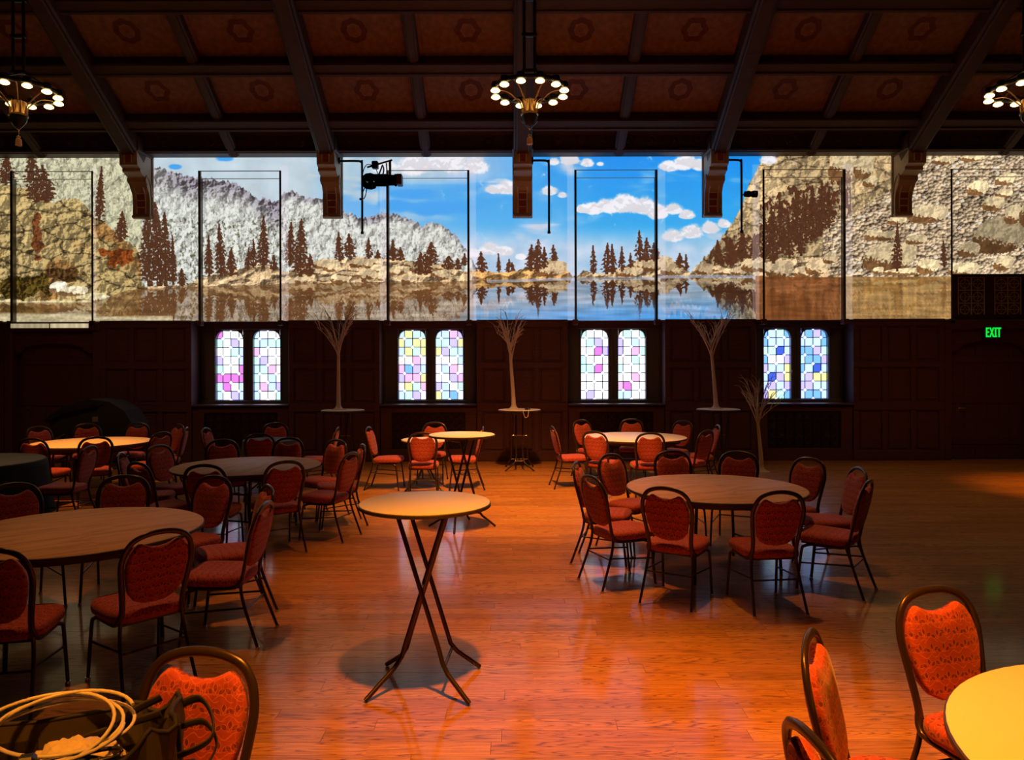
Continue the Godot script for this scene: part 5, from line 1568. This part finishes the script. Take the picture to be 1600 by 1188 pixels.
func _ready() -> void:
	# ---- camera, sky and exposure
	var cam := Camera3D.new()
	cam.name = "camera"
	cam.projection = Camera3D.PROJECTION_FRUSTUM
	cam.near = 0.05
	cam.far = 100.0
	cam.size = 2.0 * cam.near * 594.0 / 1155.0
	cam.frustum_offset = Vector2(0, -cam.near * 24.0 / 1155.0)
	cam.position = Vector3(0, 1.87, 0)
	cam.rotation_degrees = Vector3(0, 0, -0.15)
	cam.current = true
	add_child(cam)
	var env := Environment.new()
	env.background_mode = Environment.BG_SKY
	var sky := Sky.new()
	var sm := ProceduralSkyMaterial.new()
	sm.sky_top_color = Color(0.45, 0.62, 0.85)
	sm.sky_horizon_color = Color(0.75, 0.82, 0.90)
	sky.sky_material = sm
	env.sky = sky
	env.tonemap_mode = Environment.TONE_MAPPER_LINEAR
	env.tonemap_exposure = 1.0
	env.sdfgi_enabled = true
	env.ssao_enabled = true
	env.ssil_enabled = true
	var we := WorldEnvironment.new()
	we.name = "environment"
	we.environment = env
	add_child(we)
	make_materials()
	# ---- amber spotlights in the roof
	var amber := lin(1.0, 0.30, 0.02)
	make_spot("amber spotlight high over the front tall table", Vector3(0.35, 7.4, -2.0), Vector3(0.55, 0, -3.2), 20.0, 122.0, amber)
	make_spot("amber spotlight high over the yellow table at bottom right", Vector3(1.7, 7.0, 0.6), Vector3(1.9, 0.6, -2.3), 12.0, 45.0, lin(1.0, 0.25, 0.008))
	make_spot("amber spotlight high over the open bag", Vector3(-0.9, 7.0, 0.4), Vector3(-1.05, 0.8, -2.1), 7.0, 60.0, amber)
	make_spot("amber spotlight high over the middle of the far floor", Vector3(0.2, 7.6, -7.4), Vector3(0.1, 0, -10.6), 24.0, 150.0, lin(1.0, 0.36, 0.07))
	make_spot("amber spotlight high over the left corner table", Vector3(-5.8, 7.2, -8.4), Vector3(-6.2, 0.5, -10.7), 11.0, 80.0, amber)
	make_spot("amber spotlight high over the floor before the exit door", Vector3(8.6, 7.2, -8.6), Vector3(8.5, 0, -10.9), 14.0, 60.0, amber)
	make_spot("amber spotlight above the open floor between the tables", Vector3(-0.2, 7.8, -6.6), Vector3(-0.2, 0, -6.9), 19.0, 48.0, amber)
	make_spot("dim amber spotlight straight above the right tan table", Vector3(1.6, 7.6, -6.6), Vector3(1.5, 0, -6.5), 19.0, 16.0, lin(1.0, 0.42, 0.14))
	make_spot("dim amber spotlight straight above the front left table", Vector3(-2.6, 7.6, -5.0), Vector3(-2.6, 0, -5.0), 16.0, 15.0, lin(1.0, 0.38, 0.10))
	# ---- the hall
	var pan := paint_panorama()
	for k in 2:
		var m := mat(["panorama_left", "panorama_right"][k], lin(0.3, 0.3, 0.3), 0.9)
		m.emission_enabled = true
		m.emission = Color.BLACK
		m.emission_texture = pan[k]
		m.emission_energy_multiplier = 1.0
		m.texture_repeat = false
	build_floor()
	build_back_wall()
	build_shell()
	build_ceiling()
	for k in range(-2, 3):
		make_corbel(["leftmost carved corbel, left of the first peak", "carved corbel left of the black stage light", "middle carved corbel behind the chandelier", "carved corbel against the blue sky at right", "rightmost carved corbel against the rubble slope"][k + 2], corbel_x(k))
	# ---- tables
	make_round_table("round tan laminate table at right of the middle floor", M.tan_laminate, Vector3(1.85, 0, -6.74), 20)
	make_round_table("round bright cream table under the third window", M.cream_laminate, Vector3(1.89, 0, -11.45), 5)
	make_round_table("round tan table with worn top, middle left", M.tan_laminate, Vector3(-2.97, 0, -8.29), 75)
	make_round_table("large round brown table at front left", M.tan_laminate, Vector3(-2.98, 0, -5.07), 40)
	make_round_table("round yellow-lit cream table in the far left corner", M.cream_laminate, Vector3(-6.18, 0, -10.87), 15)
	make_round_table("round table under a black cloth at the left edge", M.tan_laminate, Vector3(-6.37, 0, -8.6), 0)
	make_round_table("round bright yellow table cut by the bottom right corner", M.cream_laminate, Vector3(2.08, 0, -1.98), 50)
	make_round_table("round table under the open bag at bottom left", M.tan_laminate, Vector3(-1.2, 0, -1.3), 0)
	make_small_table("small white round table in the middle, behind a red chair", Vector3(-1.31, 0, -11.15), M.cream_laminate, 0.36)
	make_small_table("small round table under a dark cloth by the left wall", Vector3(-3.62, 0, -11.1), M.tan_laminate, 0.40)
	var c1 := thing("tablecloth", "black cloth hanging over the table at the left edge", "tablecloth", Vector3(-6.37, 0, -8.6))
	part("cloth", shape().lathe(Vector3.ZERO, [Vector2(0.0, 0.757), Vector2(0.805, 0.757), Vector2(0.815, 0.75), Vector2(0.825, 0.70), Vector2(0.85, 0.40), Vector2(0.88, 0.10)], 96, 0.035, 18), M.black_cloth, c1)
	part("table_topper", shape().lathe(Vector3.ZERO, [Vector2(0.0, 0.764), Vector2(0.79, 0.764), Vector2(0.80, 0.759)], 64), M.edge_band, c1)
	var c2 := thing("tablecloth", "slate cloth over the small table by the left wall", "tablecloth", Vector3(-3.62, 0, -11.1))
	part("cloth", shape().lathe(Vector3.ZERO, [Vector2(0.0, 0.756), Vector2(0.40, 0.756), Vector2(0.408, 0.75), Vector2(0.42, 0.55), Vector2(0.44, 0.30)], 72, 0.05, 11), M.slate_cloth, c2)
	make_cocktail("tall cream cocktail table with crossed brown legs, nearest the camera", Vector3(-0.51, 0, -4.32), -4)
	make_cocktail("tall cream cocktail table behind the front one, amid the floor", Vector3(-0.58, 0, -8.52), 40)
	make_cocktail("tall cocktail table with a bare tree, between the first two windows", Vector3(-3.02, 0, -13.2), 90)
	make_cocktail("tall cocktail table with a bare tree, by the middle of the wall", Vector3(0.13, 0, -13.2), 90)
	make_cocktail("tall cocktail table with a bare tree, between the last two windows", Vector3(3.68, 0, -13.2), 90)
	# ---- chairs
	var chairs := [
		[1.32, -5.89, 148, 1, "red chair, back to us, left of two before the tan table at right"],
		[1.95, -5.75, -174, 1, "red chair, back to us, right of two before the tan table at right"],
		[0.93, -6.35, 113, 1, "red chair turned half away at the near left of the right tan table"],
		[0.89, -7.02, 74, 1, "leftmost red chair at the right tan table, partly behind its neighbour"],
		[1.21, -7.51, 40, 1, "slim dark red chair back at the far left of the right tan table"],
		[1.76, -7.74, 5, 1, "dark red chair behind the right tan table, left of two"],
		[2.31, -7.69, -26, 1, "dark red chair behind the right tan table, right of two"],
		[2.72, -7.24, -60, 1, "red chair at the far right of the right tan table, backrest towards us"],
		[2.85, -6.70, -92, 1, "farther of two overlapping red chairs at the right tan table's right end"],
		[2.64, -6.13, -128, 1, "nearer of two overlapping red chairs at the right tan table's right end"],
		[0.90, -11.31, 98, 2, "red chair in profile, left end of the bright table under the third window"],
		[1.32, -10.63, 145, 2, "left of two orange-seated chairs before the bright table under the third window"],
		[1.90, -10.45, -180, 2, "right of two orange-seated chairs before the bright table under the third window"],
		[2.57, -10.72, -137, 2, "red chair at the near right of the bright table under the third window"],
		[2.89, -11.43, -91, 2, "edge-on red chair, right end of the bright table under the third window"],
		[2.64, -12.12, -48, 2, "rightmost of three red chairs behind the bright table under the third window"],
		[2.02, -12.44, -7, 2, "middle of three red chairs behind the bright table under the third window"],
		[1.33, -12.28, 34, 2, "leftmost of three red chairs behind the bright table under the third window"],
		[-1.89, -11.19, 86, 3, "red chair in profile at the left of the small white central table"],
		[-1.27, -10.57, -176, 3, "red chair, back to us, before the small white central table"],
		[-1.28, -11.81, -3, 3, "red chair behind the small white central table, facing us"],
		[-0.73, -11.19, -86, 3, "red chair facing left behind the legs of the farther tall table"],
		[-3.94, -8.04, 104, 4, "red chair with bright curved frame edge, left of the middle-left table"],
		[-3.49, -7.43, 149, 4, "dark red chair at the near left of the middle-left table"],
		[-3.91, -8.64, 70, 4, "red chair facing right at the left end of the middle-left table"],
		[-2.93, -7.29, -178, 4, "left of two black-looking chairs with hand holes before the middle-left table"],
		[-2.39, -7.48, -145, 4, "right of two black-looking chairs with hand holes before the middle-left table"],
		[-2.01, -8.02, -106, 4, "red chair in profile facing left at the middle-left table's right end"],
		[-2.04, -8.67, -68, 4, "edge-on red chair, outermost at the middle-left table's right end"],
		[-2.38, -9.10, -36, 4, "dark red chair at the far right of the middle-left table"],
		[-2.91, -9.29, -3, 4, "red chair behind the middle-left table, right of two"],
		[-3.52, -9.12, 33, 4, "red chair behind the middle-left table, left of two"],
		[-2.93, -11.17, -84, 8, "edge-on red chair right of the small dark-clothed table by the wall"],
		[-3.51, -10.42, -171, 8, "dark red chair before the small dark-clothed table by the wall"],
		[-3.79, -11.77, 14, 8, "red chair behind the small dark-clothed table by the wall"],
		[-4.31, -11.09, 91, 8, "pink-lit red chair in profile left of the small dark-clothed table"],
		[-2.63, -6.01, -21, 5, "dark red chair behind the front left table, right of two"],
		[-3.24, -6.04, 15, 5, "dark red chair behind the front left table, left of two"],
		[-3.77, -5.72, 51, 5, "dark red chair at the far left of the front left table"],
		[-2.23, -4.41, -131, 5, "red chair, back to us and whole, before the front left table"],
		[-2.77, -4.09, -168, 5, "red chair before the front left table, cut by the left picture edge"],
		[-1.98, -5.07, -90, 5, "nearer of two red chairs in profile right of the front left table"],
		[-2.15, -5.62, -57, 5, "farther of two red chairs in profile right of the front left table"],
		[-6.21, -9.87, 178, 6, "red chair with bright orange back before the yellow-lit left corner table"],
		[-5.66, -10.02, -148, 6, "black-looking chair with orange seat before the yellow-lit left corner table"],
		[-5.23, -10.55, -109, 6, "red chair facing left, near right of the yellow-lit left corner table"],
		[-5.53, -11.63, -40, 6, "left of two overlapping red chairs, far right of the yellow-lit corner table"],
		[-5.22, -11.14, -75, 6, "right of two overlapping red chairs, far right of the yellow-lit corner table"],
		[-6.16, -11.87, -1, 6, "rightmost of three red chairs behind the yellow-lit left corner table"],
		[-6.76, -11.78, 33, 6, "middle of three red chairs behind the yellow-lit left corner table"],
		[-7.10, -11.34, 63, 6, "leftmost of three red chairs behind the yellow-lit left corner table"],
		[-7.06, -10.39, 119, 6, "red chair at the yellow-lit corner table, cut by the left picture edge"],
		[-5.23, -8.64, -88, 7, "red chair in profile at the right of the black-clothed table"],
		[1.84, -2.82, 16, 9, "orange-lit patterned chair facing us behind the yellow table, bottom right"],
		[1.28, -2.42, 61, 9, "orange-lit chair in profile left of the yellow table, bottom right"],
		[1.05, -1.90, 95, 9, "brown chair top rising from the bottom edge left of the yellow table"],
		[-1.07, -2.16, -9, 10, "orange-lit patterned chair behind the open bag at bottom left"],
	]
	var seats := {1: "chairs round the right tan table", 2: "chairs round the table under the third window", 3: "chairs round the small central table", 4: "chairs round the middle-left table", 5: "chairs round the front left table", 6: "chairs round the left corner table", 7: "chairs at the black-clothed table", 8: "chairs round the small dark-clothed table", 9: "chairs at the bottom right table", 10: "chairs at the bag's table"}
	var proto: Node3D = null
	for q in chairs:
		if proto == null:
			proto = make_chair(q[4])
			proto.position = Vector3(q[0], 0, q[1])
			proto.rotation_degrees.y = q[2]
			proto.set_meta("group", seats[q[3]])
		else:
			copy_of(proto, "banquet_chair", q[4], Vector3(q[0], 0, q[1]), q[2], seats[q[3]])
	# ---- trees, hanging lamps, stage gear
	make_tree("bare pale tree on the tall table between the first two windows", Vector3(-3.10, 1.07, -13.2), 3, 1.9, 0.50)
	make_tree("bare pale tree on the tall table at the middle of the wall", Vector3(0.03, 1.07, -13.2), 9, 1.85, 0.36)
	make_tree("bare pale tree on the tall table between the last two windows", Vector3(3.64, 1.07, -13.2), 14, 1.9, 0.62)
	make_tree("bare pale tree standing on the floor before the rightmost window", Vector3(4.34, 0, -12.86), 21, 1.72, 0.50)
	make_chandelier("ring chandelier with a tassel hanging at the top middle", Vector3(0.26, 5.72, -10.5))
	make_chandelier("ring chandelier cut by the left picture edge", Vector3(-7.0, 5.72, -10.5))
	make_chandelier("ring chandelier cut by the right picture edge", Vector3(7.36, 5.72, -10.5))
	make_pipe("bent black pipe holding the stage light", corbel_x(-1) + 0.19, -2.84)
	make_pipe("bent black pipe beside the middle corbel", corbel_x(0) + 0.19, 0.71)
	make_pipe("bent black pipe beside the corbel against the blue sky", corbel_x(1) + 0.19, 4.37)
	make_stage_light()
	build_equipment()
	build_bag()
	var pb := thing("power_bank", "small dark device with a white lead at the foot of the middle tree", "device", Vector3(0.27, 1.072, -13.06))
	part("case", shape().box(Vector3(0, 0.018, 0), Vector3(0.10, 0.036, 0.06), 0.008), M.black_plastic, pb)
	part("lead", shape().tube(smooth([Vector3(-0.04, 0.02, 0.02), Vector3(-0.08, 0.012, 0.12), Vector3(-0.08, -0.01, 0.26), Vector3(-0.05, -0.11, 0.27), Vector3(0.0, -0.10, 0.27), Vector3(0.02, 0.012, 0.21), Vector3(0.03, 0.018, 0.03)], 5), 0.005, -1, 6), M.white_cable, pb)
